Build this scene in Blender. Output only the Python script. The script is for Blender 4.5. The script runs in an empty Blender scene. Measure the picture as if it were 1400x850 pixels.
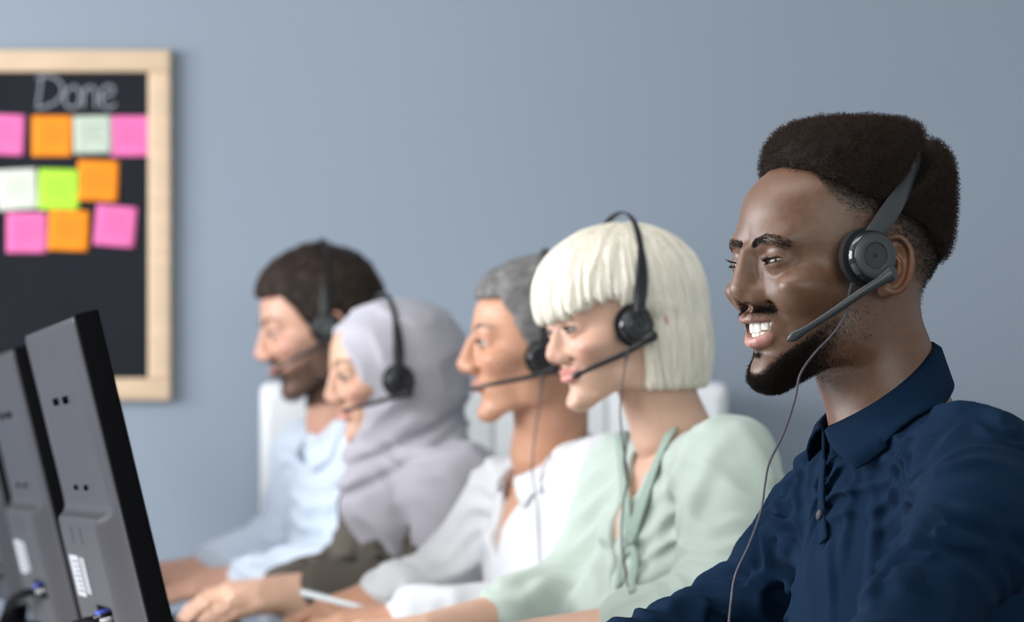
import bpy, math
import numpy as np
from mathutils import Vector, Matrix

# ------------------------------------------------------------------ camera, world, lights, exposure
scene = bpy.context.scene
COL = scene.collection
FPX, CAM_Z, HORIZON = 4550.0, 0.97, 650.0          # focal length in pixels of the 1400x850 frame, eye height, horizon row
cam_data = bpy.data.cameras.new('camera')
cam = bpy.data.objects.new('camera', cam_data)
COL.objects.link(cam)
cam.location = (0, 0, CAM_Z)
cam.rotation_euler = (math.pi / 2, 0, 0)
cam_data.sensor_width = 36
cam_data.lens = FPX / 1400 * 36
cam_data.shift_y = (HORIZON - 425) / 1400
cam_data.clip_start = 0.05
cam_data.dof.use_dof = True
APERTURE = 20.0                                    # millimetres
cam_data.dof.focus_distance = 3.17
cam_data.dof.aperture_fstop = cam_data.lens / APERTURE
scene.camera = cam

scene.view_settings.view_transform = 'Standard'
scene.view_settings.look = 'None'
scene.view_settings.exposure = 0.0
scene.view_settings.gamma = 1.0
scene.view_settings.use_curve_mapping = False
scene.cycles.use_denoising = True

world = bpy.data.worlds.new('daylight')
scene.world = world
world.use_nodes = True
world.node_tree.nodes['Background'].inputs[0].default_value = (0.86, 0.93, 1.0, 1)
world.node_tree.nodes['Background'].inputs[1].default_value = 0.55

def area_light(name, loc, target, sx, sy, power, color):
    l = bpy.data.lights.new(name, 'AREA')
    l.shape = 'RECTANGLE'
    l.size, l.size_y, l.energy, l.color = sx, sy, power, color
    o = bpy.data.objects.new(name, l)
    o.location = loc
    o.rotation_euler = (Vector(target) - Vector(loc)).to_track_quat('-Z', 'Y').to_euler()
    COL.objects.link(o)
    return o

area_light('window_daylight', (-3.6, 3.6, 1.65), (0.2, 3.7, 1.0), 3.6, 1.7, 285, (0.93, 0.96, 1.0))
area_light('ceiling_panel_light', (-0.6, 3.2, 2.78), (-0.3, 3.6, 0.9), 2.2, 1.2, 48, (1.0, 0.98, 0.95))
area_light('rear_fill_light', (1.6, -1.2, 2.2), (0.2, 4.0, 1.0), 2.4, 1.6, 80, (0.92, 1.0, 0.96))  # added fill from behind the lens, no actual window; lifts the near sides

# ------------------------------------------------------------------ helpers: points, meshes, materials
R = math.radians

def P(px, py, y):
    """World point that stands at distance y from the lens and is seen at pixel (px, py)."""
    return np.array(((px - 700) / FPX * y, y, CAM_Z + (HORIZON - py) / FPX * y))

def tag(o, label=None, cat=None, group=None, kind=None):
    for k, v in (('label', label), ('category', cat), ('group', group), ('kind', kind)):
        if v:
            o[k] = v
    return o

def empty(name, loc=(0, 0, 0), mat=None):
    o = bpy.data.objects.new(name, None)
    o.empty_display_size = 0.1
    COL.objects.link(o)
    if mat is not None:
        o.matrix_world = mat
    else:
        o.location = loc
    return o

def link(o, parent=None, keep_world=False):
    COL.objects.link(o)
    if parent is not None:
        o.parent = parent
        if keep_world:
            m = Matrix.Identity(4)
            q = parent
            while q is not None:
                m = q.matrix_basis @ m if q.parent is None else q.matrix_parent_inverse @ q.matrix_basis @ m
                q = q.parent
            o.matrix_parent_inverse = m.inverted()
    return o

def mesh_obj(name, V, faces, mat=None, parent=None, smooth=True, color=None, keep_world=False, extra=None):
    """V (N,3); faces: int array (M,4)/(M,3) or a list of index tuples."""
    me = bpy.data.meshes.new(name)
    V = np.asarray(V, np.float32)
    if isinstance(faces, np.ndarray):
        m, k = faces.shape
        me.vertices.add(len(V)); me.vertices.foreach_set('co', V.ravel())
        me.loops.add(m * k); me.loops.foreach_set('vertex_index', faces.astype(np.int32).ravel())
        me.polygons.add(m); me.polygons.foreach_set('loop_start', np.arange(0, m * k, k, dtype=np.int32))
        me.update(calc_edges=True)
    else:
        me.from_pydata([tuple(map(float, v)) for v in V], [], faces)
    if smooth:
        me.polygons.foreach_set('use_smooth', np.ones(len(me.polygons), dtype=bool))
    for nm, c in (((('tint', color),) if color is not None else ()) + tuple((extra or {}).items())):
        a = me.color_attributes.new(nm, 'FLOAT_COLOR', 'POINT')
        c = np.asarray(c, np.float32)
        if c.ndim == 1:
            c = np.stack([c] * 3, 1)
        a.data.foreach_set('color', np.concatenate([c, np.ones((len(c), 1), np.float32)], 1).ravel())
    me.validate()
    o = bpy.data.objects.new(name, me)
    if mat:
        me.materials.append(mat)
    return link(o, parent, keep_world)

class MB:
    """Collects boxes, tubes and lathes into one mesh."""
    def __init__(s): s.v, s.f = [], []
    def add(s, V, faces):
        b = len(s.v)
        s.v += [tuple(map(float, p)) for p in V]
        s.f += [tuple(int(b + i) for i in f) for f in faces]
        return s
    def box(s, c, size, rot=None, bevel=0.0):
        hx, hy, hz = [q / 2 for q in size]
        c = np.asarray(c, float)
        M = np.eye(3) if rot is None else np.asarray(rot, float)
        if bevel <= 0:
            V = [(x, y, z) for x in (-hx, hx) for y in (-hy, hy) for z in (-hz, hz)]
            F_ = [(0, 1, 3, 2), (4, 6, 7, 5), (0, 4, 5, 1), (2, 3, 7, 6), (0, 2, 6, 4), (1, 5, 7, 3)]
        else:
            import bmesh
            bm = bmesh.new()
            bmesh.ops.create_cube(bm, size=1.0)
            for v in bm.verts:
                v.co = (v.co.x * 2 * hx, v.co.y * 2 * hy, v.co.z * 2 * hz)
            bmesh.ops.bevel(bm, geom=bm.edges[:], offset=bevel, segments=3, profile=0.5, affect='EDGES')
            bm.verts.index_update()
            V = [tuple(v.co) for v in bm.verts]
            F_ = [tuple(v.index for v in f.verts) for f in bm.faces]
            bm.free()
        return s.add([M @ np.array(p) + c for p in V], F_)
    def tube(s, pts, r, seg=10, flat=None, up=None, caps=True):
        """Sweep along pts. r: radius or list. flat: ratio of the second axis; up: direction of that second axis."""
        pts = [np.asarray(p, float) for p in pts]
        n = len(pts)
        rr = [r] * n if np.isscalar(r) else list(r)
        V, prev = [], None
        for i, p in enumerate(pts):
            t = pts[min(i + 1, n - 1)] - pts[max(i - 1, 0)]
            t = t / max(np.linalg.norm(t), 1e-9)
            if up is not None:
                u = np.asarray(up[i] if np.ndim(up) == 2 else up, float)
            else:
                u = prev if prev is not None else (np.array((0, 0, 1.0)) if abs(t[2]) < .9 else np.array((1.0, 0, 0)))
            u = u - t * np.dot(u, t); u = u / max(np.linalg.norm(u), 1e-9)
            prev = u
            w = np.cross(t, u)
            k = 1.0 if flat is None else (flat if np.isscalar(flat) else flat[i])
            for j in range(seg):
                a = 2 * math.pi * (j + .5) / seg
                V.append(p + rr[i] * (math.cos(a) * w + k * math.sin(a) * u))
        F_ = [(i * seg + j, i * seg + (j + 1) % seg, (i + 1) * seg + (j + 1) % seg, (i + 1) * seg + j) for i in range(n - 1) for j in range(seg)]
        if caps:
            F_ += [tuple(range(seg))[::-1], tuple((n - 1) * seg + j for j in range(seg))]
        return s.add(V, F_)
    def lathe(s, prof, c, axis, seg=32):
        """prof: list of (radius, height along axis)."""
        ax = np.asarray(axis, float); ax /= np.linalg.norm(ax)
        u = np.cross(ax, (0, 0, 1.0) if abs(ax[2]) < .9 else (1.0, 0, 0)); u /= np.linalg.norm(u)
        w = np.cross(ax, u)
        V = [np.asarray(c, float) + ax * h + r * (math.cos(2 * math.pi * j / seg) * u + math.sin(2 * math.pi * j / seg) * w) for r, h in prof for j in range(seg)]
        F_ = [(i * seg + j, i * seg + (j + 1) % seg, (i + 1) * seg + (j + 1) % seg, (i + 1) * seg + j) for i in range(len(prof) - 1) for j in range(seg)]
        F_ += [tuple(range(seg))[::-1], tuple((len(prof) - 1) * seg + j for j in range(seg))]
        return s.add(V, F_)
    def build(s, name, mat, parent=None, smooth=True, keep_world=False):
        o = mesh_obj(name, np.array(s.v), s.f, mat, parent, smooth, keep_world=keep_world)
        if smooth:
            m = o.modifiers.new('edges', 'EDGE_SPLIT'); m.split_angle = R(40)
        return o

def spline(pts, n, closed=False):
    """Catmull-Rom through pts, n samples."""
    p = np.asarray(pts, float)
    q = np.concatenate([p[-1:], p, p[:2]]) if closed else np.concatenate([2 * p[:1] - p[1:2], p, 2 * p[-1:] - p[-2:-1]])
    m = len(p) if closed else len(p) - 1
    t = np.linspace(0, m, n, endpoint=not closed)
    i = np.minimum(t.astype(int), m - 1); f = (t - i)[:, None]
    a, b, c, d = q[i], q[i + 1], q[i + 2], q[i + 3]
    return .5 * (2 * b + (c - a) * f + (2 * a - 5 * b + 4 * c - d) * f * f + (3 * b - a - 3 * c + d) * f ** 3)

def material(name, color, rough=0.5, spec=0.5, metal=0.0, sss=0.0, sss_rad=(1, .3, .15), bump=None, var=None, tint=None, sheen=0.0, coat=0.0, aniso=None):
    """bump: (scale, strength, distance) noise relief; var: (scale, amount) noise in brightness; tint: attribute multiplied into the colour."""
    m = bpy.data.materials.new(name)
    m.use_nodes = True
    nt = m.node_tree
    b = nt.nodes['Principled BSDF']
    b.inputs['Roughness'].default_value = rough
    b.inputs['Specular IOR Level'].default_value = spec
    b.inputs['Metallic'].default_value = metal
    b.inputs['Sheen Weight'].default_value = sheen
    b.inputs['Sheen Roughness'].default_value = 0.5
    b.inputs['Coat Weight'].default_value = coat
    if sss:
        b.inputs['Subsurface Weight'].default_value = sss
        b.inputs['Subsurface Radius'].default_value = sss_rad
        b.inputs['Subsurface Scale'].default_value = 0.006
    tc = nt.nodes.new('ShaderNodeTexCoord')
    def noise(scale, detail=4):
        n = nt.nodes.new('ShaderNodeTexNoise')
        n.inputs['Scale'].default_value = scale; n.inputs['Detail'].default_value = detail
        mp = nt.nodes.new('ShaderNodeMapping')
        if aniso: mp.inputs['Scale'].default_value = aniso
        nt.links.new(tc.outputs['Object'], mp.inputs[0]); nt.links.new(mp.outputs[0], n.inputs['Vector'])
        return n
    rgb = nt.nodes.new('ShaderNodeRGB'); rgb.outputs[0].default_value = (*color, 1)
    out = rgb.outputs[0]
    if var:
        n = noise(var[0])
        mr = nt.nodes.new('ShaderNodeMapRange')
        mr.inputs['From Min'].default_value = .25; mr.inputs['From Max'].default_value = .75
        mr.inputs['To Min'].default_value = 1 - var[1]; mr.inputs['To Max'].default_value = 1 + var[1]
        nt.links.new(n.outputs[0], mr.inputs['Value'])
        mx = nt.nodes.new('ShaderNodeMix'); mx.data_type = 'RGBA'; mx.blend_type = 'MULTIPLY'; mx.inputs[0].default_value = 1
        nt.links.new(out, mx.inputs[6]); nt.links.new(mr.outputs[0], mx.inputs[7]); out = mx.outputs[2]
    if tint:
        at = nt.nodes.new('ShaderNodeAttribute'); at.attribute_name = tint
        mx = nt.nodes.new('ShaderNodeMix'); mx.data_type = 'RGBA'; mx.blend_type = 'MULTIPLY'; mx.inputs[0].default_value = 1
        nt.links.new(out, mx.inputs[6]); nt.links.new(at.outputs[0], mx.inputs[7]); out = mx.outputs[2]
    nt.links.new(out, b.inputs['Base Color'])
    if bump:
        n = noise(bump[0], 6)
        bp = nt.nodes.new('ShaderNodeBump')
        bp.inputs['Strength'].default_value = bump[1]; bp.inputs['Distance'].default_value = bump[2]
        nt.links.new(n.outputs[0], bp.inputs['Height']); nt.links.new(bp.outputs[0], b.inputs['Normal'])
    return m
# ------------------------------------------------------------------ implicit surfaces -> meshes
F32 = np.float32
RNG = np.random.default_rng(7)

def smin(a, b, k):
    h = np.clip(.5 + .5 * (b - a) / k, 0, 1)
    return b + (a - b) * h - k * h * (1 - h)
def smax(a, b, k): return -smin(-a, -b, k)
def sstep(a, b, x):
    t = np.clip((x - a) / (b - a), 0, 1)
    return t * t * (3 - 2 * t)
def rot(yaw=0, pitch=0, roll=0):
    """Columns are the axes x forward, y left, z up after roll, pitch (nose down positive) and yaw."""
    cy, sy, cp, sp, cr, sr = math.cos(yaw), math.sin(yaw), math.cos(pitch), math.sin(pitch), math.cos(roll), math.sin(roll)
    return np.array(((cy, -sy, 0), (sy, cy, 0), (0, 0, 1))) @ np.array(((cp, 0, sp), (0, 1, 0), (-sp, 0, cp))) @ np.array(((1, 0, 0), (0, cr, -sr), (0, sr, cr)))
def ell(p, c, r, M=None):
    q = p - np.asarray(c, F32)
    if M is not None: q = q @ np.asarray(M, F32)
    r = np.asarray(r, F32)
    a = q / r
    k0 = np.sqrt((a * a).sum(1)); b = a / r
    k1 = np.sqrt((b * b).sum(1))
    return k0 * (k0 - 1) / np.maximum(k1, 1e-6)
def cone(p, a, b, ra, rb):
    a = np.asarray(a, F32); ba = np.asarray(b, F32) - a
    pa = p - a
    h = np.clip((pa @ ba) / max(float(ba @ ba), 1e-12), 0, 1)
    d = pa - h[:, None] * ba
    return np.sqrt((d * d).sum(1)) - (ra + (rb - ra) * h)
def rbox(p, c, half, r, M=None):
    q = p - np.asarray(c, F32)
    if M is not None: q = q @ np.asarray(M, F32)
    q = np.abs(q) - np.asarray(half, F32) + r
    return np.sqrt((np.maximum(q, 0) ** 2).sum(1)) + np.minimum(q.max(1), 0) - r
def polytube(p, pts, rs):
    d = None
    for i in range(len(pts) - 1):
        e = cone(p, pts[i], pts[i + 1], rs[i], rs[i + 1])
        d = e if d is None else np.minimum(d, e)
    return d

def hash3(i, j, k):
    n = (i.astype(np.int64) * 73856093) ^ (j.astype(np.int64) * 19349663) ^ (k.astype(np.int64) * 83492791)
    n = (n ^ (n >> 13)) * 1274126177 & 0x7fffffff
    return ((n ^ (n >> 16)) & 0xffff).astype(F32) / 65535.0
def vnoise(p):
    """Value noise in 0..1."""
    i = np.floor(p); f = (p - i).astype(F32); i = i.astype(np.int64)
    f = f * f * (3 - 2 * f)
    r = 0
    for dx in (0, 1):
        for dy in (0, 1):
            for dz in (0, 1):
                w = (f[:, 0] if dx else 1 - f[:, 0]) * (f[:, 1] if dy else 1 - f[:, 1]) * (f[:, 2] if dz else 1 - f[:, 2])
                r = r + w * hash3(i[:, 0] + dx, i[:, 1] + dy, i[:, 2] + dz)
    return r
def fbm(p, oct=3):
    r, a = 0, .5
    for o in range(oct):
        r = r + a * vnoise(p * (2.03 ** o) + 17.3 * o); a *= .5
    return r / (1 - .5 ** oct)

class Field:
    """A signed distance built up from bounded operations."""
    def __init__(s): s.ops = []
    def u(s, fn, lo, hi, k=0.01): s.ops.append(('u', fn, np.asarray(lo, F32), np.asarray(hi, F32), k)); return s
    def cut(s, fn, lo, hi, k=0.005): s.ops.append(('c', fn, np.asarray(lo, F32), np.asarray(hi, F32), k)); return s
    def disp(s, fn, lo=(-9, -9, -9), hi=(9, 9, 9)): s.ops.append(('d', fn, np.asarray(lo, F32), np.asarray(hi, F32), 0)); return s
    def cone(s, a, b, ra, rb, k=0.01):
        a, b = np.asarray(a, F32), np.asarray(b, F32); m = max(ra, rb)
        return s.u(lambda p: cone(p, a, b, ra, rb), np.minimum(a, b) - m, np.maximum(a, b) + m, k)
    def ell(s, c, r, k=0.01, M=None, cut=False):
        m = max(r); c = np.asarray(c, F32)
        return (s.cut if cut else s.u)(lambda p: ell(p, c, r, M), c - m, c + m, k)
    def tube(s, pts, rs, k=0.006, cut=False):
        pts = [np.asarray(q, F32) for q in pts]; rs = [rs] * len(pts) if np.isscalar(rs) else rs
        A = np.array(pts); m = max(rs)
        return (s.cut if cut else s.u)(lambda p: polytube(p, pts, rs), A.min(0) - m, A.max(0) + m, k)
    def __call__(s, p, pad=0.03):
        p = p.astype(F32)
        d = np.full(len(p), 1.0, F32)
        for kind, fn, lo, hi, k in s.ops:
            g = pad + k
            ix = np.nonzero(((p > lo - g) & (p < hi + g)).all(1))[0]
            if not len(ix): continue
            e = fn(p[ix])
            if kind == 'u': d[ix] = smin(d[ix], e, k).astype(F32)
            elif kind == 'c': d[ix] = smax(d[ix], -e, k).astype(F32)
            else: d[ix] += e.astype(F32)
        return d

def nets(field, lo, hi, h, slack=1.7):
    """Sparse surface nets: (V, quads)."""
    lo = np.asarray(lo, float); hi = np.asarray(hi, float)
    B = 8
    nb = np.ceil((hi - lo) / (h * B)).astype(int)
    g = np.stack(np.meshgrid(*[np.arange(n) for n in nb], indexing='ij'), -1).reshape(-1, 3)
    cen = lo + (g + .5) * B * h
    pad = max(.03, B * h * .87 * slack + .01)
    d = np.concatenate([field(cen[i:i + 400000], pad) for i in range(0, len(cen), 400000)])
    g = g[np.abs(d) < B * h * .87 * slack]
    if len(g) == 0: raise ValueError('empty field')
    o9 = np.stack(np.meshgrid(*[np.arange(B + 1)] * 3, indexing='ij'), -1).reshape(-1, 3)
    dims = nb * B + 2
    def lin(c): return (c[:, 0].astype(np.int64) * dims[1] + c[:, 1]) * dims[2] + c[:, 2]
    ids, pos, ex = [], [], [[], [], []]
    corners = [(x, y, z) for x in (0, 1) for y in (0, 1) for z in (0, 1)]
    edges = [(a, b) for a in range(8) for b in range(a + 1, 8) if bin(a ^ b).count('1') == 1]
    for s in range(0, len(g), 1500):
        gg = g[s:s + 1500]
        c = (gg[:, None, :] * B + o9[None]).reshape(-1, 3)
        val = field(lo + c * h).reshape(-1, B + 1, B + 1, B + 1)
        cv = np.stack([val[:, x:x + B, y:y + B, z:z + B] for x, y, z in corners], -1)
        neg = cv < 0
        cnt = neg.sum(-1)
        bi, i, j, k = np.nonzero((cnt > 0) & (cnt < 8))
        if not len(bi): continue
        v = cv[bi, i, j, k]; sg = neg[bi, i, j, k]
        acc = np.zeros((len(bi), 3)); num = np.zeros(len(bi))
        for a, b in edges:
            x = sg[:, a] != sg[:, b]
            t = v[x, a] / (v[x, a] - v[x, b])
            pa, pb = np.array(corners[a], float), np.array(corners[b], float)
            acc[x] += pa + t[:, None] * (pb - pa); num[x] += 1
        cell = gg[bi] * B + np.stack([i, j, k], 1)
        ids.append(lin(cell)); pos.append(lo + (cell + acc / num[:, None]) * h)
        for ax, b in ((0, 4), (1, 2), (2, 1)):
            x = sg[:, 0] != sg[:, b]
            ex[ax].append(np.concatenate([cell[x], sg[x, 0:1]], 1))
    ids = np.concatenate(ids); pos = np.concatenate(pos)
    o = np.argsort(ids); ids, pos = ids[o], pos[o]
    def find(c):
        l = lin(c); i = np.minimum(np.searchsorted(ids, l), len(ids) - 1)
        return i, ids[i] == l
    Q = []
    for ax in range(3):
        e = np.concatenate(ex[ax]); c, inside = e[:, :3], e[:, 3].astype(bool)
        u, w = np.eye(3, dtype=int)[(ax + 1) % 3], np.eye(3, dtype=int)[(ax + 2) % 3]
        r = [find(c - u - w), find(c - w), find(c), find(c - u)]
        ok = r[0][1] & r[1][1] & r[2][1] & r[3][1]
        q = np.stack([x[0] for x in r], 1)
        q[~inside] = q[~inside][:, ::-1]
        Q.append(q[ok])
    return pos, np.concatenate(Q)

def vnormals(V, Q):
    n = np.cross(V[Q[:, 2]] - V[Q[:, 0]], V[Q[:, 3 % Q.shape[1]]] - V[Q[:, 1]])
    N = np.zeros_like(V)
    for k in range(Q.shape[1]): np.add.at(N, Q[:, k], n)
    return N / np.maximum(np.linalg.norm(N, axis=1), 1e-12)[:, None]

def scatter(V, Q, n, weight=None, rng=RNG):
    """n random points and normals on a net (weight per vertex thins them out)."""
    N = vnormals(V, Q)
    c = V[Q].mean(1)
    area = np.linalg.norm(np.cross(V[Q[:, 2]] - V[Q[:, 0]], V[Q[:, 3]] - V[Q[:, 1]]), axis=1)
    if weight is not None: area = area * weight[Q].mean(1)
    i = rng.choice(len(Q), n, p=area / area.sum())
    a, b = rng.random((n, 1)), rng.random((n, 1))
    q = V[Q[i]]
    p = (q[:, 0] * (1 - a) + q[:, 1] * a) * (1 - b) + (q[:, 3] * (1 - a) + q[:, 2] * a) * b
    return p, N[Q[i, 0]]

def hair(name, pts, rad, mat, parent, keep_world=False):
    """pts (n, k, 3) strand points, rad (k,) or (n,k)."""
    n, k, _ = pts.shape
    hc = bpy.data.hair_curves.new(name)
    hc.add_curves([k] * n)
    hc.attributes['position'].data.foreach_set('vector', np.ascontiguousarray(pts, F32).ravel())
    a = hc.attributes.get('radius') or hc.attributes.new('radius', 'FLOAT', 'POINT')
    a.data.foreach_set('value', np.ascontiguousarray(np.broadcast_to(np.asarray(rad, F32), (n, k))).ravel())
    hc.materials.append(mat)
    o = bpy.data.objects.new(name, hc)
    o['kind'] = 'stuff'
    return link(o, parent, keep_world)

def curls(p, n, length, k, amp, turns, lean=None, rng=RNG):
    """Curly strands growing from p along n."""
    m = len(p)
    t = np.linspace(0, 1, k)[None, :, None]
    d = n + (lean if lean is not None else 0) + rng.normal(0, .25, (m, 3))
    d /= np.linalg.norm(d, axis=1)[:, None]
    u = np.cross(d, rng.normal(0, 1, (m, 3))); u /= np.linalg.norm(u, axis=1)[:, None]
    w = np.cross(d, u)
    ph = rng.random((m, 1, 1)) * 6.283
    L = (length * (.6 + .8 * rng.random((m, 1, 1))))
    a = amp * (.6 + .8 * rng.random((m, 1, 1))) * np.minimum(t * 3, 1)
    ang = ph + turns * 6.283 * t
    off = a * (np.cos(ang) * u[:, None] + np.sin(ang) * w[:, None])
    off = off - off[:, :1]
    return p[:, None] + d[:, None] * L * t + off

def trace(field, px, py, y0=2.0, y1=7.0):
    """World point where the sight line of a pixel meets the field."""
    a = P(px, py, 1.0); o = np.array((0, 0, CAM_Z)); d = a - o
    t = y0
    for _ in range(160):
        q = o + d * t
        s = float(field(q[None], pad=0.5)[0])
        if s < 4e-4 or t > y1: break
        t += min(s * .7, .1)
    return o + d * t
# ------------------------------------------------------------------ heads (local axes: x forward, y to the person's left, z up, origin between the ears)
def smooth_table(z, v, zs):
    """Monotone-ish cubic through (z, v) sampled at zs."""
    z = np.asarray(z, float); v = np.asarray(v, float)
    m = np.gradient(v, z)
    i = np.clip(np.searchsorted(z, zs) - 1, 0, len(z) - 2)
    h = z[i + 1] - z[i]; t = np.clip((zs - z[i]) / h, 0, 1)
    return (v[i] * (2 * t ** 3 - 3 * t ** 2 + 1) + h * m[i] * (t ** 3 - 2 * t ** 2 + t) + v[i + 1] * (-2 * t ** 3 + 3 * t ** 2) + h * m[i + 1] * (t ** 3 - t ** 2))

FZ = (-.125, -.112, -.105, -.095, -.085, -.075, -.06, -.045, -.03, -.015, 0, .015, .03, .045, .06, .08, .10)
FRONT = (.040, .054, .067, .0765, .0770, .0775, .0825, .086, .0855, .0845, .0825, .0845, .0885, .0900, .0885, .0805, .066)
WIDE = (.010, .018, .028, .038, .0445, .049, .0545, .058, .0615, .0645, .066, .0665, .0665, .066, .065, .061, .050)

def head_field(front=FRONT, wide=WIDE, jaw=1.0, cran=(.098, .074, .083), nose_tip=(.112, -.018), nose_r=.0115, ala=.0145, ala_r=.0085,
               bridge=(.093, .018), bridge_r=.0068, brow=1.0, cheek=.5, mouth='closed', mz=-.050, lips=1.0, lip_x=.0955, corner=(.081, .0245, -.050),
               chin=(.0690, -.093), eye=(.0755, .0315, .010), eye_open=.0042, squint=.0, ear_c=(-.014, .074, -.004), ear_s=1.0, eye_w=.0132, chin_lo=-.1135):
    f = Field()
    zs = np.linspace(-.125, .10, 400)
    tf, tw = smooth_table(FZ, front, zs), smooth_table(FZ, np.array(wide) * np.where(np.array(FZ) < -.02, jaw, 1), zs)
    f.ell((-.013, 0, .042), cran)
    def face(p):
        x, y, z = p[:, 0], np.abs(p[:, 1]), p[:, 2]
        xf, w = np.interp(z, zs, tf), np.interp(z, zs, tw)
        m = .005 + .012 * sstep(-.02, .03, z)
        xb = -.075
        rx = np.where(x > m, xf - m, m - xb)
        n = 2.1
        u, v = np.maximum(np.abs(x - m) / rx, 1e-5), np.maximum(y / w, 1e-5)
        rho = (u ** n + v ** n) ** (1 / n)
        g = np.sqrt((rho ** (1 - n) * u ** (n - 1) / rx) ** 2 + (rho ** (1 - n) * v ** (n - 1) / w) ** 2)
        d = (rho - 1) / np.maximum(g, 8)
        d = smax(d, z - .095, .03)
        d = smax(d, chin_lo - z, .008)
        zl = chin_lo + .001 + (.078 - x) * .50
        return smax(d, (zl - z) * .88, .014)
    f.u(face, (-.08, -.075, -.125), (.105, .075, .11), .014)
    # jaw angle, cheek bone, brow, temple
    s2 = lambda fn: (lambda p: fn(np.stack([p[:, 0], np.abs(p[:, 1]), p[:, 2]], 1)))
    def pair(kind, c, r, k, M=None):
        m = max(r)
        lo, hi = np.array(c) - m, np.array(c) + m
        lo[1] = -hi[1]
        (f.u if kind == 'u' else f.cut)(s2(lambda p: ell(p, c, r, M)), lo, hi, k)
    def ptube(kind, pts, rs, k):
        pts = [np.asarray(q, F32) for q in pts]; rs = [rs] * len(pts) if np.isscalar(rs) else rs
        A = np.array(pts); lo, hi = A.min(0) - max(rs), A.max(0) + max(rs); lo[1] = -hi[1]
        (f.u if kind == 'u' else f.cut)(s2(lambda p: polytube(p, pts, rs)), lo, hi, k)
    pair('u', (.004, .050 * jaw, -.058), (.020, .010, .022), .02)
    pair('u', (.060, .049, -.014), (.026, .016, .013), .022)
    pair('u', (.0765, .027, .0275), (.013, .0195, .0095 * brow), .02)
    # eye sockets
    pair('c', (.1005, .0315, .0095), (.0165, .0170, .0110), .013)
    pair('u', (.0790, .0145, .0085), (.0075, .0065, .008), .006)
    pair('u', (.0775, .0195, -.0040), (.0095, .010, .013), .010)
    # nose
    tx, tz = nose_tip
    bx, bz = bridge
    f.cone((bx, 0, bz), (tx - .006, 0, tz + .004), bridge_r, nose_r * .85, .010)
    f.cone((.081, 0, .002), (tx - .021, 0, tz + .002), .0085, .0105, .012)
    f.ell((tx - nose_r, 0, tz), (nose_r, nose_r * 1.05, nose_r * .95), .009)
    pair('u', (tx - .019, ala * .92, tz - .004), (.0125, ala_r, .0085), .008)
    f.cone((tx - .010, 0, tz - .008), (tx - .024, 0, tz - .014), .0042, .005, .006)
    pair('c', (tx - .013, ala * .52, tz - .0115), (.0075, .0042, .0052), .002)
    ptube('c', [(tx - .032, ala * 1.25, tz + .006), (tx - .032, ala * 1.42, tz - .006), (tx - .026, ala * 1.15, tz - .014)], .0015, .004)
    # cheeks raised by a smile and the fold beside the mouth
    if cheek > 0:
        pair('u', (.058, .0395, -.018), (.0175 + .003 * cheek, .018, .017), .016)
        pair('u', (.066, .024, -.020), (.017, .014, .018), .014)
        ptube('c', [(tx - .024, ala * 1.32, tz - .005), (.0835, .0275, -.034), (.0775, .0355, -.049), (.070, .0385, -.062)], (.0008, .0022 * cheek, .0024 * cheek, .0008), .008)
    # chin
    f.ell((chin[0], 0, chin[1]), (.0165, .019, .0135), .014)
    # mouth
    L = {}
    cx, cy, cz = corner
    if mouth == 'closed':
        up = [(lip_x, 0, mz + .0038), (lip_x - .0012, .006, mz + .0048), (lip_x - .006, .015, mz + .0034), (cx, cy, cz)]
        lo_ = [(lip_x - .0012, 0, mz - .0048), (lip_x - .0035, .009, mz - .0046), (lip_x - .008, .017, mz - .0028), (cx, cy, cz)]
        ru, rl = (.0052 * lips, .0052 * lips, .0042 * lips, .0012), (.0064 * lips, .0060 * lips, .0044 * lips, .0012)
        ptube('u', up, ru, .0035); ptube('u', lo_, rl, .0035)
        ptube('c', [(lip_x + .0065, 0, mz), (lip_x + .003, .010, mz + .0005), (lip_x - .003, .018, mz + .0002), (cx + .003, cy, cz)], .0011, .0025)
        pair('c', (lip_x + .006, 0, mz + .0150), (.010, .0028, .007), .005)
        pair('c', (cx + .004, cy + .002, cz), (.003, .003, .003), .006)
    else:
        # lips parted over the teeth, corners drawn up and out
        up = [(lip_x + .002, 0, mz + .0085), (lip_x + .0005, .008, mz + .0088), (lip_x - .0065, .0155, mz + .0085), (lip_x - .0135, .0218, mz + .0084), (cx, cy, cz)]
        lo_ = [(lip_x - .0045, 0, mz - .0128), (lip_x - .0060, .008, mz - .0116), (lip_x - .0100, .015, mz - .0092), (lip_x - .0150, .0200, mz - .0034), (lip_x - .0185, .0234, mz + .0018), (cx - .001, cy - .001, cz - .0020)]
        ru, rl = (.0046 * lips, .0046 * lips, .0042 * lips, .0030, .0018), (.0049 * lips, .0048 * lips, .0040 * lips, .0028, .0019, .0012)
        ptube('u', up, ru, .009); ptube('u', lo_, rl, .009)
        def gape(p):
            x, y, z = p[:, 0], np.abs(p[:, 1]), p[:, 2]
            ys = [0, .008, .015, .020, cy - .0025, cy]
            zu = np.interp(y, ys, [mz + .0048, mz + .0050, mz + .0052, mz + .0062, cz - .0005, cz - .001])
            zl = np.interp(y, ys, [mz - .0080, mz - .0068, mz - .0042, mz + .0002, cz - .0025, cz - .001])
            d = smax(z - zu, zl - z, .0015)
            d = np.maximum(d, y - cy + .002)
            return np.maximum(d, lip_x - .034 - x)
        f.cut(gape, (.055, -cy, mz - .012), (.125, cy, mz + .012), .0015)
        pair('c', (lip_x + .008, 0, mz + .0185), (.010, .0028, .007), .005)
    L['up'], L['lo'], L['ru'], L['rl'] = up, lo_, ru, rl
    pair('c', (.0955, 0, mz - .0285), (.0075, .016, .006), .010)
    # eyelids around the ball and the opening between them
    ex, ey, ez = eye
    ball = .0122
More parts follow.
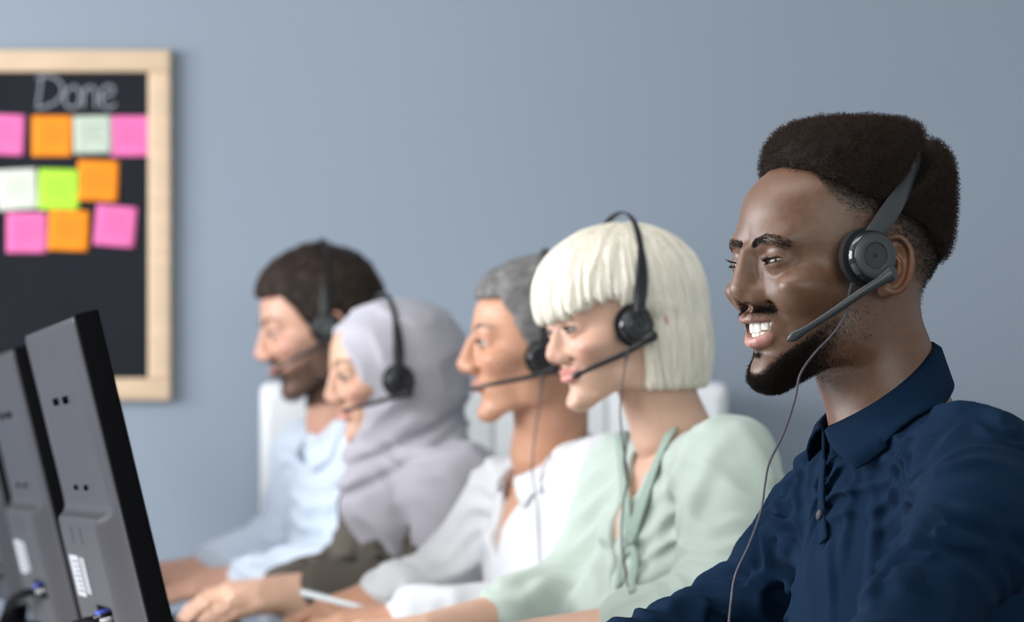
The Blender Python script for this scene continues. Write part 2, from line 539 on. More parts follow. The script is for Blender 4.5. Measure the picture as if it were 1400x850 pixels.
    pair('u', (ex, ey, ez), (ball + .0022,) * 3, .005)
    Mx = rot(R(14), 0, 0) @ rot(0, 0, R(8))
    pair('c', (ex + .012, ey + .001, ez - .0004), (.014, eye_w, eye_open), .0016, Mx)
    # crease over the upper lid, bag under the lower one
    ptube('c', [(ex + .0145, ey - .011, ez + .0055 - squint), (ex + .0135, ey + .003, ez + .0092 - squint), (ex + .005, ey + .015, ez + .004)], (.0007, .001, .0007), .002)
    if squint:
        ptube('c', [(ex + .0125, ey + .003, ez - .0088), (ex + .0105, ey + .007, ez - .0090), (ex + .003, ey + .017, ez - .0050)], (.0008, .0013, .0006), .003)
        for a in (-.2, .15, .5):
            ptube('c', [(ex + .001, ey + .0195, ez + .002 + a * .006), (ex - .009, ey + .0265, ez + .002 + a * .022)], (.0009, .0004), .002)
    # ears
    ax_, ay_, az_ = ear_c
    E = rot(R(-22), R(-8), R(-6))       # x forward in the ear's plane, y outward, z up
    def ear(p):
        q = np.stack([p[:, 0] - ax_, np.abs(p[:, 1]) - ay_, p[:, 2] - az_], 1) @ E.astype(F32) / ear_s
        X, Y, Z = q[:, 0], q[:, 1], q[:, 2]
        w = .0175 + .004 * sstep(-.03, .02, Z)
        plate = ell(q, (-.004, .004, .001), (.0195, .0045, .031))
        ang = np.linspace(-2.05, 2.35, 15)
        rim = [(-.004 - .0185 * math.cos(a) + .003 * math.sin(a) * (a < 0), .0075 + .002 * math.cos(a), .002 + .0295 * math.sin(a)) for a in ang]
        d = smin(plate, polytube(q, np.array(rim, F32), [.0022 + .0014 * math.cos(a / 2) for a in ang]), .003)
        d = smax(d, -ell(q, (.0025, .0105, -.003), (.0105, .0085, .0155)), .003)
        d = smax(d, -ell(q, (-.008, .011, .013), (.008, .006, .011)), .003)
        anti = [(.001, .007, .016), (-.009, .0088, .006), (-.0105, .0088, -.006), (-.004, .008, -.016)]
        d = smin(d, polytube(q, np.array(anti, F32), [.0022, .0028, .0028, .0026]), .003)
        d = smin(d, ell(q, (.001, .005, -.0265), (.0085, .0042, .0085)), .004)     # lobe
        d = smin(d, ell(q, (.010, .006, -.004), (.0042, .0035, .006)), .004)       # tragus
        return d * ear_s
    f.u(ear, (ax_ - .04, -ay_ - .03, az_ - .045), (ax_ + .03, ay_ + .03, az_ + .045), .006)
    f.open = eye_open
    f.L, f.eye, f.ball, f.mouth, f.mz, f.lip_x, f.corner = L, eye, ball, mouth, mz, lip_x, corner
    f.nose_tip, f.ear_c = nose_tip, ear_c
    return f

class Head:
    """A head field placed in the world."""
    def __init__(s, origin, yaw, pitch=0, roll=0, scale=1.0, **prm):
        s.f = head_field(**prm)
        # forward = (-cos yaw, -sin yaw, 0): yaw 0 looks along -X, positive yaw turns towards the lens
        s.R = rot(math.pi + yaw, pitch, roll); s.o = np.asarray(origin, float); s.s = scale
    @classmethod
    def pinned(cls, q, px, py, y, yaw, pitch=0, roll=0, scale=1.0, **prm):
        """Head whose local point q is seen at pixel (px, py); y is the distance of the head's own origin."""
        v = rot(math.pi + yaw, pitch, roll) @ (np.asarray(q, float) * scale)
        return cls(P(px, py, y + v[1]) - v, yaw, pitch, roll, scale, **prm)
    def local(s, p): return ((np.asarray(p, float) - s.o) @ s.R) / s.s
    def world(s, q): return (np.asarray(q, float) * s.s) @ s.R.T + s.o
    def vec(s, v): return np.asarray(v, float) @ s.R.T
    def field(s, p): return s.f(s.local(p)) * s.s
    def matrix(s):
        M = Matrix.Identity(4)
        for i in range(3):
            for j in range(3): M[i][j] = s.R[i, j] * s.s
            M[i][3] = s.o[i]
        return M

def nets_on(head_local_field, lo, hi, h): return nets(head_local_field, lo, hi, h)

def mirror_pts(pts): return [np.array((p[0], -p[1], p[2])) for p in pts]

def skin_tint(q, hd, lip=(1.25, .75, .75), blush=0.0, beard=None, fade=None):
    """Albedo factors at head-local points: lips, flushed cheeks, stubble."""
    n = len(q)
    c = np.ones((n, 3))
    a = np.stack([q[:, 0], np.abs(q[:, 1]), q[:, 2]], 1).astype(F32)
    L = hd.f.L
    du = np.minimum(polytube(a, np.array(L['up'], F32), L['ru']), polytube(a, np.array(L['lo'], F32), L['rl']))
    w = 1 - sstep(.0004, .0022, du)
    w *= 1 - sstep(L['up'][3][1] - .001, L['up'][3][1] + .005, a[:, 1])
    c = c * (1 - w[:, None]) + np.array(lip) * w[:, None]
    if hd.f.mouth != 'closed':
        m = (a[:, 0] < hd.f.lip_x - .0085 - .45 * a[:, 1]) & (a[:, 1] < hd.f.corner[1] - .004) & (np.abs(a[:, 2] - hd.f.mz + .001) < .009) & (a[:, 0] > .05) & (du > .0005)
        c[m] = np.array((.9, .35, .35))
    if blush:
        b = np.exp(-(((a - np.array((.075, .045, -.02))) / .022) ** 2).sum(1)) + .8 * np.exp(-(((a - np.array((*hd.f.nose_tip[:1], 0, hd.f.nose_tip[1]))) / .014) ** 2).sum(1))
        e = np.exp(-(((a - np.array((-.02, .085, 0))) / .03) ** 2).sum(1))
        b = np.clip(b + e, 0, 1)[:, None]
        c = c * (1 - b * blush * np.array((.05, .38, .34)))
    return c

def snap(f, q, it=4):
    """Nearest points on a field's surface and their outward normals."""
    q = np.array(q, float); e = 4e-4
    for _ in range(it):
        g = np.stack([f(q + np.eye(3)[i] * e) - f(q - np.eye(3)[i] * e) for i in range(3)], 1) / (2 * e)
        g /= np.maximum(np.linalg.norm(g, axis=1), 1e-6)[:, None]
        q = q - g * f(q)[:, None]
    return q, g

M_EYE = material('eye', (1, 1, 1), rough=.12, spec=.35, tint='tint')
M_TEETH = material('tooth_enamel', (.82, .78, .68), rough=.22, spec=.5, sss=.1, sss_rad=(.6, .5, .4))

def eyes(hd, root, iris=(.05, .025, .012), gaze=(1, 0, 0)):
    ex, ey, ez = hd.f.eye
    for sgn in (1, -1):
        m = MB(); n = 24
        m.lathe([(hd.f.ball * 0.985 * math.sin(a), hd.f.ball * 0.985 * math.cos(a)) for a in np.linspace(.02, math.pi - .02, 36)], (0, 0, 0), gaze, n)
        V = np.array(m.v); g = np.array(gaze) / np.linalg.norm(gaze)
        ang = np.degrees(np.arccos(np.clip(V @ g / np.linalg.norm(V, axis=1), -1, 1)))
        c = np.where((ang < 11)[:, None], (.004, .004, .004), np.where((ang < 30)[:, None], iris, (.42, .40, .38)))  # eye whites greyed: shade of the lids is put into their colour
        o = mesh_obj('eye', hd.world(V + np.array((ex, sgn * ey, ez))), m.f, M_EYE, root, True, c, keep_world=True)

def brows(hd, root, mat, n=420, r=.00016, thick=.0042, lift=0.0, path=None, length=.0085):
    path = path or [(.094, .009, .0275), (.092, .018, .0325), (.086, .031, .0355), (.074, .045, .0325)]
    pts = []
    cen = spline(path, 60) + np.array((0, 0, lift))
    for sgn in (1, -1):
        i = RNG.integers(0, 60, n)
        taper = np.clip(np.minimum(1, (60 - i) / 18), .25, 1)
        q = cen[i] + np.stack([np.zeros(n), RNG.normal(0, .001, n), np.clip(RNG.normal(0, .5, n), -1, 1) * thick * taper], 1)
        q[:, 1] *= sgn
        q, g = snap(hd.f, q)
        t = np.gradient(cen, axis=0)[i]; t[:, 1] *= sgn
        t /= np.linalg.norm(t, axis=1)[:, None]
        d = t + np.array((0, 0, 1)) * (1 - i / 60)[:, None] * .45 + g * .28 + RNG.normal(0, .12, (n, 3))
        d /= np.linalg.norm(d, axis=1)[:, None]
        L = length * RNG.uniform(.6, 1.1, n)
        k = np.linspace(0, 1, 4)
        s_ = q[:, None] + d[:, None] * (L[:, None] * k)[:, :, None] - g[:, None] * (.12 * L[:, None] * k ** 2)[:, :, None] + g[:, None] * .0002
        pts.append(s_)
    o = hair('eyebrows', hd.world(np.concatenate(pts)), np.array((r, r, r * .8, r * .3)), mat, root, True)
    return o

def lashes(hd, root, mat, n=70, length=.008, r=.00011, low=True):
    ex, ey, ez = hd.f.eye
    pts = []
    Mx = rot(R(14), 0, 0) @ rot(0, 0, R(8))
    for sgn in (1, -1):
        for up in ((1, -1) if low else (1,)):
            u = np.linspace(-.95, .95, n)
            op = hd.f.open
            loc = np.stack([np.zeros(n), u * .0128, up * op * np.sqrt(1 - u ** 2)], 1) @ Mx.T + np.array((ex + .012, ey + .001, ez - .0004))
            c = np.array((ex, ey, ez)); d = loc - c
            base = c + d / np.linalg.norm(d, axis=1)[:, None] * (hd.f.ball + .0018)
            dr = d / np.linalg.norm(d, axis=1)[:, None] + np.stack([np.full(n, .3), u * .4, np.full(n, .15 * up)], 1)
            dr /= np.linalg.norm(dr, axis=1)[:, None]
            k = np.linspace(0, 1, 4)[None, :, None]
            L = (length if up > 0 else length * .45) * (1 - .35 * u ** 2)[:, None, None] * RNG.uniform(.8, 1.1, (n, 1, 1))
            s_ = base[:, None] + dr[:, None] * L * k + np.array((0, 0, 1)) * up * L * .35 * k ** 2
            s_[:, :, 1] *= sgn
            pts.append(s_)
    return hair('eyelashes', hd.world(np.concatenate(pts)), np.array((r, r, r * .7, r * .25)), mat, root, True)

def teeth(hd, root):
    """Upper and lower rows on a dental arch."""
    lx, mz = hd.f.lip_x, hd.f.mz
    for nm, zc, h0, back, ws in (('upper_teeth', mz + .0010, .0100, .0075, (.0082, .0066, .0074, .0066, .0064)), ('lower_teeth', mz - .0068, .0075, .0100, (.0052, .0056, .0064, .0064, .0064))):
        m = MB(); y = 0.0
        for k, w in enumerate(ws):
            yc = y + w / 2; y += w
            x = lx - back - 30.0 * yc ** 2
            yaw = math.atan(60.0 * yc)
            h = h0 * (1, .93, 1.03, .9, .85)[k]
            for sgn in (1, -1):
                m.box((x, sgn * yc, zc + (h0 - h) / 2 + .25 * yc * yc / .02), (.0065, w * .97 / max(math.cos(yaw), .5), h), rot(sgn * yaw), bevel=.0016)
        o = mesh_obj(nm, hd.world(np.array(m.v)), m.f, M_TEETH, root, True, keep_world=True)
# ------------------------------------------------------------------ headsets
M_HS_GREY = material('headset_grey_plastic', (.024, .027, .030), rough=.42, spec=.5, bump=(1500, .05, .0004))
M_HS_DARK = material('headset_black_plastic', (.012, .012, .014), rough=.28, spec=.5)
M_HS_GLOSS = material('headset_gloss_ring', (.014, .016, .018), rough=.12, spec=.7, metal=.3)
M_FOAM = material('headset_foam', (.010, .010, .011), rough=.9, spec=.2, bump=(2500, .4, .0006))
M_CABLE = material('cable_rubber', (.030, .022, .034), rough=.4, spec=.5)

def headset(hd, label, cup=(.018, .090, .012), crown=(-.078, 0, .130), band_y=.089, boom=None, cable=None, group=None, body=None, cup_axis=(.06, 1, .02), cup_r=.0225, cable_r=.0011, wide=(.0095, .0185), other=True):
    body = body or M_HS_GREY
    root = empty('headset', mat=hd.matrix())
    tag(root, label, 'headset', group)
    cup = np.array(cup, float); crown = np.array(crown, float)
    mid = np.array((cup[0], 0, cup[2] + cup_r * .7))
    def arc(s): return mid + np.array((0, math.sin(s) * band_y, 0)) + math.cos(s) * (crown - mid)
    fwd = np.cross(crown - mid, (0, 1, 0)); fwd /= np.linalg.norm(fwd)
    def ribbon(m, ss, widths, th):
        pts = [arc(s) for s in ss]
        m.tube(pts, widths, 16, flat=[th / w for w in widths], up=np.array([np.cross(arc(s + .01) - arc(s - .01), fwd) for s in ss]))
    m = MB(); ss = np.linspace(-1.12, 1.12, 41)
    ribbon(m, ss, [wide[0] / 2] * 41, .0016); m.build('headband', body, root)
    for sg in ((1, -1) if other else (1,)):
        m = MB(); ss = np.linspace(.93, 1.56, 19) * sg
        w = [wide[0] / 2 * 1.15 + (wide[1] - wide[0]) / 2 * math.sin(min(1, k / 12) * math.pi / 2) * (1 - .35 * max(0, (k - 12) / 6)) for k in range(19)]
        ribbon(m, ss, w, .0028); m.build('slider_arm', body, root)
        ax = np.array((cup_axis[0], cup_axis[1] * sg, cup_axis[2])); ax /= np.linalg.norm(ax)
        c = np.array((cup[0], cup[1] * sg, cup[2])); r = cup_r
        MB().lathe([(r * .6, -.012), (r * 1.12, -.012), (r * 1.24, -.007), (r * 1.2, -.001), (r * 1.0, .001)], c, ax, 40).build('ear_cushion', M_FOAM, root)
        m = MB().lathe([(r * 1.0, -.001), (r * 1.07, .002), (r * 1.07, .006), (r * .98, .0105), (r * .93, .0112)], c, ax, 48)
        e = m.build('ear_cup', M_HS_GLOSS, root)
        MB().lathe([(r * .93, .0100), (r * .92, .0118), (r * .84, .0128), (r * .56, .0124), (r * .52, .0108), (r * .44, .0100), (r * .40, .0100)], c, ax, 48).build('cover_disc', body, e)
        MB().lathe([(r * .52, .0102), (r * .47, .0114), (r * .1, .0112)], c, ax, 32).build('hub', M_HS_DARK, e)
    if boom:
        b = spline(boom, 40)
        n = len(b)
        t = np.linspace(0, 1, n)
        w = .0046 - .0014 * np.clip(t / .8, 0, 1) + .0016 * np.exp(-((t - .93) / .06) ** 2) + .0022 * np.exp(-(t / .10) ** 2)
        w[-1] *= .35; w[-2] *= .8
        m = MB().tube(b, list(w), 16, flat=.62, up=np.array((0, 1.0, 0)))
        bo = m.build('microphone_boom', body, root)
        tip = b[int(n * .92)] + np.array((0, .0026, .0))
        MB().lathe([(.0016, -.001), (.0014, .0010), (.0004, .0011)], tip, (.1, 1, 0), 14).build('microphone_hole', M_HS_DARK, bo)
        piv = np.array(boom[0])
        MB().lathe([(.0075, -.010), (.0080, -.003), (.0070, .0005)], piv, (.05, 1, 0), 28).build('boom_pivot', body, root)
    if cable is not None:
        q = hd.local(spline(cable, 140))
        c = MB().tube(q, cable_r / hd.s, 10).build('cable', M_CABLE, root)
        a = q[:9]
        m = MB()
        for i in range(0, 8):
            m.tube([a[i] + (a[i + 1] - a[i]) * .15, a[i] + (a[i + 1] - a[i]) * .85], .0027 - .0001 * i, 12)
        m.build('strain_relief', M_HS_DARK, c)
    return root
# ------------------------------------------------------------------ the room
WALL_Y = 6.45
M_WALL = material('wall_paint', (0.245, 0.285, 0.338), rough=.75, spec=.25, bump=(260, .05, .002), var=(1.2, .03))
M_WALL2 = material('wall_paint_white', (0.62, 0.65, 0.68), rough=.8, spec=.2, bump=(260, .05, .002))
M_CEIL = material('ceiling_paint', (0.62, 0.62, 0.61), rough=.9, spec=.1, bump=(120, .05, .002))
M_FLOOR = material('carpet', (0.16, 0.17, 0.19), rough=.95, spec=.1, bump=(400, .4, .004), var=(60, .2))
def slab(name, c, size, mat):
    o = MB().box(c, size).build(name, mat, smooth=False)
    o['kind'] = 'structure'
    return o
slab('wall_back', (0, WALL_Y + .05, 1.4), (7.0, .1, 2.8), M_WALL)
slab('wall_right', (3.5, 2.5, 1.4), (.1, 8.0, 2.8), M_WALL2)
slab('floor', (0, 2.5, -.05), (7.2, 8.2, .1), M_FLOOR)
slab('ceiling', (0, 2.5, 2.85), (7.2, 8.2, .1), M_CEIL)
slab('baseboard_back', (0, WALL_Y - .008, .05), (6.9, .016, .1), M_WALL2)
# ------------------------------------------------------------------ bodies and clothes
def body_mesh(hd, neck_base, h_head, tint_fn, neck=(.055, .060), extra=()):
    """Head and neck as one net in head-local axes."""
    nk = np.asarray(neck_base, float)
    f = Field()
    f.ops += hd.f.ops
    nb = hd.local(nk)
    sk = np.array((-.030, 0, -.035))
    mid = sk + (nb - sk) * .5
    f.cone(sk, mid, neck[0] / hd.s, neck[0] * .97 / hd.s, .018)
    f.cone(mid, nb, neck[0] * .97 / hd.s, neck[1] / hd.s, .012)
    for fn in extra: fn(f)
    low = hd.local(nk + np.array((0, 0, -.06)))
    lo = np.minimum((-.135, -.112, -.13), low - .10); hi = np.maximum((.14, .112, .14), low + .10)
    lo[2] = low[2]
    V, Q = nets(f, lo, hi, h_head)
    return V, Q, tint_fn(V), f

class Frame:
    """Torso axes: f forward, l to the person's left, z up; origin at the middle of the shoulders."""
    def __init__(s, sl, sr):
        s.sl, s.sr = np.asarray(sl, float), np.asarray(sr, float)
        s.c = (s.sl + s.sr) / 2
        l = s.sl - s.sr; l[2] *= .3; s.l = l / np.linalg.norm(l)
        s.z = np.array((0, 0, 1.0)); s.f = np.cross(s.l, s.z); s.f /= np.linalg.norm(s.f)
        s.w = np.linalg.norm(s.sl - s.sr) / 2
    def at(s, f, l, z): return s.c + s.f * f + s.l * l + s.z * z
    def M(s, lean=0.0):
        z = s.z * math.cos(lean) + s.f * math.sin(lean)
        x = np.cross(s.l, z)
        return np.stack([x, s.l, z], 1)

def torso_ops(f, T, J, off=0.0, chest=(.098, .0, .155), belly=(.115, .150, .17), lean=.12, k=.05, arm=(.054, .049, .044, .034), bust=0.0, neck_r=.052, arms=True, trap=.052):
    M = T.M(lean)
    mk = lambda a, b, ra, rb, kk: f.cone(a, b, ra + off, rb + off, kk)
    nk = np.asarray(J['neck'], float)
    mk(nk + np.array((0, 0, -.065)) - T.f * .005, T.c + np.array((0, 0, -.06)), neck_r, .08, k)
    for s in ('sl', 'sr'):
        S = np.asarray(J[s], float)
        mk(nk + (S - nk) * .25 + np.array((0, 0, -.030)) - T.f * .01, S + np.array((0, 0, -.005)), trap, arm[0], k)
    cw = T.w * .98
    f.ell(T.c + M @ np.array((.006, 0, -.135)), (chest[0] + off, cw + off, chest[2] + off), k, M)
    f.ell(T.c + M @ np.array((-.045, 0, -.08)), (.075 + off, cw * .85 + off, .13 + off), k, M)
    pel = np.asarray(J['pelvis'], float)
    mid = (T.c + pel) / 2 + T.f * .01
    f.ell(mid, (belly[0] + off, belly[1] + off, belly[2] + off), k, M)
    f.ell(pel + np.array((0, 0, .06)), (.125 + off, .175 + off, .13 + off), k, T.M(0))
    if bust:
        for sg in (1, -1):
            f.ell(T.c + M @ np.array((.075, sg * .075, -.165)), (.055 + off, .062 + off, .06 + off), .04, M)
    if arms:
        for S, E_, W in (('sl', 'el', 'wl'), ('sr', 'er', 'wr')):
            s_, e, w = (np.asarray(J[q], float) for q in (S, E_, W))
            mk(s_, e, arm[0], arm[1], .035)
            mk(e, w, arm[2] * 1.04, arm[3], .03)
    return f

def bounds(f):
    lo = np.min([o[2] for o in f.ops if o[0] == 'u'], 0); hi = np.max([o[3] for o in f.ops if o[0] == 'u'], 0)
    return lo - .03, hi + .03

def fold(f, base, path, r=.006, sink=.0035, k=.012, cut=False, n=14):
    """A soft ridge (or crease) of cloth along sight-line points that are put down on the garment's surface."""
    px = spline(path, n)
    pts = [trace(base, a, b) for a, b in px]
    pts = [q for q in pts if abs(float(base(q[None], .1)[0])) < .004]
    if len(pts) < 2: return
    q, g = snap(base, np.array(pts), 2)
    t = np.sin(np.linspace(.12, math.pi - .12, len(q)))
    q = q + g * ((sink if cut else -sink) - (0 if cut else 0)) - g * (r * (1 - t))[:, None] * (-1 if cut else 1)
    f.tube(q, list(r * (.55 + .45 * t)), k, cut=cut)

def skirt_noise(scale, amp, stretch=(1, 1, 1)):
    st = np.asarray(stretch, F32)
    return lambda p: amp * (fbm(p * st * scale, 3) - .5)

def crumple(amp, scale=9.0, axis=(0.3, .2, 1.0)):
    """Warped ridges like the drag lines in loose cloth."""
    a = np.asarray(axis, F32); a = a / np.linalg.norm(a)
    def fn(p):
        w = fbm(p * scale, 2)
        s = (p @ a) * scale * 2.2 + w * 5.0
        return amp * (np.abs(np.sin(s * 3.1416)) ** 1.6 - .5) * sstep(.25, .6, fbm(p * scale * .7 + 5.1, 2))
    return fn

def strip(name, rows, mat, parent, thick=.0018, subdiv=1):
    """Cloth strip through rows of points, given thickness."""
    rows = np.asarray(rows, float)
    a, b, _ = rows.shape
    F_ = [(i * b + j, i * b + j + 1, (i + 1) * b + j + 1, (i + 1) * b + j) for i in range(a - 1) for j in range(b - 1)]
    o = mesh_obj(name, rows.reshape(-1, 3), F_, mat, parent, True, keep_world=True)
    m = o.modifiers.new('thickness', 'SOLIDIFY'); m.thickness = thick; m.offset = 0
    if subdiv:
        m = o.modifiers.new('smooth', 'SUBSURF'); m.levels = m.render_levels = subdiv
    return o

def push_out(field, q, gap):
    """Move points that lie under a garment's surface back out to gap above it."""
    q = np.array(q, float); sh = q.shape; q = q.reshape(-1, 3); e = 1e-3
    for _ in range(3):
        d = field(q, .2)
        g = np.stack([field(q + np.eye(3)[i] * e, .2) - field(q - np.eye(3)[i] * e, .2) for i in range(3)], 1) / (2 * e)
        g /= np.maximum(np.linalg.norm(g, axis=1), 1e-6)[:, None]
        q = q + g * np.maximum(gap - d, 0)[:, None]
    return q.reshape(sh)

def collar(name, C, T, field, mat, parent, rx=.052, ry=.056, h_front=-.027, h_back=.053, drop=(.055, .045, .040), spread=(.026, .034), a0=8, a1=50, pw=1.0, stand=.03, right=1.0):
    """Shirt collar: stand inside, fold line, leaf outside with two points."""
    n = 61
    rows = []
    t = np.linspace(-1, 1, n)
    def ring(a, f_, l_, z_): return C + T.f * (np.cos(a) * f_)[:, None] + T.l * (np.sin(a) * l_)[:, None] + T.z * z_[:, None]
    ain = np.sign(t) * (R(a0) + (math.pi - R(a0)) * (1 - np.abs(t)))
    aout = np.sign(t) * (R(a1) + (math.pi - R(a1)) * (1 - np.abs(t)))
    ain[n // 2] = aout[n // 2] = math.pi
    h = lambda a: h_front + (h_back - h_front) * ((1 - np.cos(a)) / 2) ** pw
    o = np.ones(n)
    rows.append(ring(ain, rx * .97 * o, ry * .97 * o, h(ain) - stand))
    rows.append(ring(ain, rx * .98 * o, ry * .98 * o, h(ain) - .006))
    rows.append(ring(ain, rx * 1.02 * o, ry * 1.02 * o, h(ain)))
    dr = np.interp(np.abs(aout), [R(a1), math.pi / 2, math.pi], drop)
    for v in (.12, .4, .7, 1.0):
        a = ain + (aout - ain) * v
        a[n // 2] = math.pi
        sf = spread[0] if len(spread) < 3 else spread[2] + (spread[0] - spread[2]) * (1 + np.cos(a)) / 2
        sf = sf * np.where(a < 0, right, 1)
        rows.append(ring(a, (rx + .005 + sf * v) * o, (ry + .005 + spread[1] * np.where(a < 0, right, 1) * v) * o, h(ain) * (1 - v) + v * h(aout) - dr * np.where(a < 0, (1 + right) / 2, 1) * v))
    rows = np.array(rows)
    rows[3:] = push_out(field, rows[3:], .0035)
    return strip(name, rows, mat, parent, .0026, 0)

def strip_on(name, field, path_px, width, mat, parent, n=26, m=4, lift=.0016, thick=.0016):
    """A narrow band of cloth lying on a garment along sight-line points; width in metres."""
    px = spline(path_px, n)
    c = np.array([trace(field, a, b) for a, b in px])
    c = c[np.abs(field(c, .1)) < .004]
    c, g = snap(field, c, 2)
    t = np.gradient(c, axis=0); t /= np.linalg.norm(t, axis=1)[:, None]
    s = np.cross(g, t)
    rows = []
    for v in np.linspace(-.5, .5, m):
        q, gg = snap(field, c + s * width * v, 2)
        rows.append(q + gg * lift)
    return strip(name, rows, mat, parent, thick, 1), c, g

# hands: local axes x along the fingers, y towards the thumb, z out of the back of the hand
def hand_ops(f, wrist, M, s=1.0, curl=(.35, .45, .5, .55), bend=(.55, .6, .6, .6), spread=.07, thumb=(.5, .35), wrist_r=.027, k=.007):
    """Palm, four fingers and a thumb as round cones in world axes. M: 3x3 columns x, y, z."""
    W = np.asarray(wrist, float)
    w = lambda q: W + M @ (np.asarray(q, float) * s)
    c = lambda a, b, ra, rb, kk=k: f.cone(w(a), w(b), ra * s, rb * s, kk)
    c((-.012, 0, 0), (.012, 0, 0), wrist_r * .98, wrist_r * .92, .02)
    mcp = [(.088, .030, .004), (.092, .009, .006), (.087, -.012, .004), (.078, -.031, 0)]
    for i, m in enumerate(mcp):
        c((.005, .012 - .010 * i, 0), m, .0155, .0115, .016)
    f.ell(w((.045, 0, -.002)), (.045 * s, .038 * s, .015 * s), .014, M)
    f.ell(w((.030, .026, -.012)), (.030 * s, .017 * s, .015 * s), .014, M)
    L = [(.044, .027, .021), (.049, .030, .022), (.045, .028, .021), (.035, .021, .019)]
    rr = [(.0098, .0088, .0078, .0064), (.0100, .0090, .0080, .0066), (.0095, .0085, .0076, .0062), (.0085, .0075, .0066, .0055)]
    tips = []
    for i, m in enumerate(mcp):
        ang = curl[i]; yaw = (1.2 - i) * spread
        p = np.array(m, float); pts = [p]
        for j, l in enumerate(L[i]):
            d = np.array((math.cos(ang) * math.cos(yaw), math.cos(ang) * math.sin(yaw), -math.sin(ang)))
            p = p + d * l; pts.append(p)
            ang += bend[i] * (1.0 if j == 0 else .7)
        for j in range(3):
            c(pts[j], pts[j + 1], rr[i][j], rr[i][j + 1], .004 if j else .008)
            f.ell(w(pts[j]), (rr[i][j] * 1.08 * s,) * 3, .003)
        tips.append(w(pts[3]))
    a, b = thumb
    p0 = np.array((.018, .030, -.010)); d0 = np.array((math.cos(a) * .85, math.sin(a) * 1.0, -.35)); d0 /= np.linalg.norm(d0)
    p1 = p0 + d0 * .044
    d1 = np.array((math.cos(a - b), math.sin(a - b) * .9, -.25)); d1 /= np.linalg.norm(d1); p2 = p1 + d1 * .032
    d2 = np.array((math.cos(a - 2 * b), math.sin(a - 2 * b) * .8, -.2)); d2 /= np.linalg.norm(d2); p3 = p2 + d2 * .026
    c(p0, p1, .015, .0115, .012); c(p1, p2, .0112, .0100, .005); c(p2, p3, .0102, .0080, .004)
    return tips

def axes(x, z):
    """Columns: x, y = z cross x, z."""
    x = np.asarray(x, float); x /= np.linalg.norm(x)
    z = np.asarray(z, float); z = z - x * (z @ x); z /= np.linalg.norm(z)
    return np.stack([x, np.cross(z, x), z], 1)

def join_nets(*parts):
    V, Q, C, n = [], [], [], 0
    for v, q, c in parts:
        V.append(v); Q.append(q + n); C.append(c); n += len(v)
    return np.concatenate(V), np.concatenate(Q), np.concatenate(C)

def scaled(hd, tint, **kw):
    return lambda q: skin_tint(q, hd, **kw) * tint

M_LASH = material('dark_lashes', (.022, .015, .012), rough=.7, spec=.2)
def person(label, hd, J, skin, tint_fn, h=(.0018, .0045, .0022), off=-.010, hands=(), neck=(.052, .058), torso=None, hair_mat=None, iris=(.06, .04, .02), gaze=(1, 0, -.3), brow=None, lash=True, extra=()):
    """Empty at the seat > body (skin), eyes, brows; clothes are added by the caller."""
    root = empty('person', J['pelvis'])
    tag(root, label, 'person', 'people wearing headsets in a row')
    T = Frame(J['sl'], J['sr'])
    V, Q, C, f = body_mesh(hd, J['neck'], h[0], tint_fn, neck, extra)
    fb = torso_ops(Field(), T, J, off=off, **(torso or {}))
    Vb, Qb = nets(fb, *bounds(fb), h[1])
    parts = [(hd.world(V), Q, C), (Vb, Qb, np.ones((len(Vb), 3)))]
    tips = []
    for hnd in hands:
        fh = Field()
        tips.append(hand_ops(fh, **hnd))
        Vh, Qh = nets(fh, *bounds(fh), h[2])
        parts.append((Vh, Qh, np.ones((len(Vh), 3))))
    mesh_obj('body', *join_nets(*parts)[:2], skin, root, True, join_nets(*parts)[2], keep_world=True)
    eyes(hd, root, iris, gaze)
    if brow: brows(hd, root, hair_mat, **brow)
    if lash: lashes(hd, root, M_LASH, n=60, r=.00022, length=.0075)
    return root, T, (V, Q, f), tips

def flow_strands(name, field, V, Q, n, hd, mat, parent, steps=9, length=.05, crown=(-.03, 0, .14), down=.8, rad=.00018, lift=.001, rng=RNG, keep=None, jitter=.15, extra=None, zlow=None):
    """Long strands that run over a hair mesh, away from the crown and down."""
    q, g = scatter(V, Q, n)
    if keep is not None: m = keep(q); q, g = q[m], g[m]
    pts = [q + g * lift]
    jit = rng.normal(0, jitter, q.shape)
    L = length * rng.uniform(.5, 1.2, (len(q), 1)) / (steps - 1)
    if zlow is not None: L = np.minimum(L, np.maximum(q[:, 2] - zlow(q), .001)[:, None] / (steps - 1) * 1.05)
    for _ in range(steps - 1):
        d = q - np.array(crown); d = d / np.maximum(np.linalg.norm(d, axis=1), 1e-6)[:, None]
        d = d + np.array((0, 0, -down)) + jit + (extra(q) if extra else 0)
        d = d - g * (d * g).sum(1)[:, None]
        d /= np.maximum(np.linalg.norm(d, axis=1), 1e-6)[:, None]
        q = q + d * L
        e = 6e-4
        dd = field(q)
        g2 = np.stack([field(q + np.eye(3)[i] * e) - dd for i in range(3)], 1)
        nn = np.linalg.norm(g2, axis=1)[:, None]
        ok = (np.abs(dd) < .012)[:, None] & (nn > 1e-6)
        g = np.where(ok, g2 / np.maximum(nn, 1e-9), g)
        q = q - np.where(ok, g * dd[:, None], 0)
        pts.append(q + g * lift)
    s_ = np.stack(pts, 1)
    w = np.interp(np.linspace(0, 1, steps), [0, .15, .7, 1], [.5, 1, 1, .3]) * rad
    return hair(name, hd.world(s_), w, mat, parent, True)
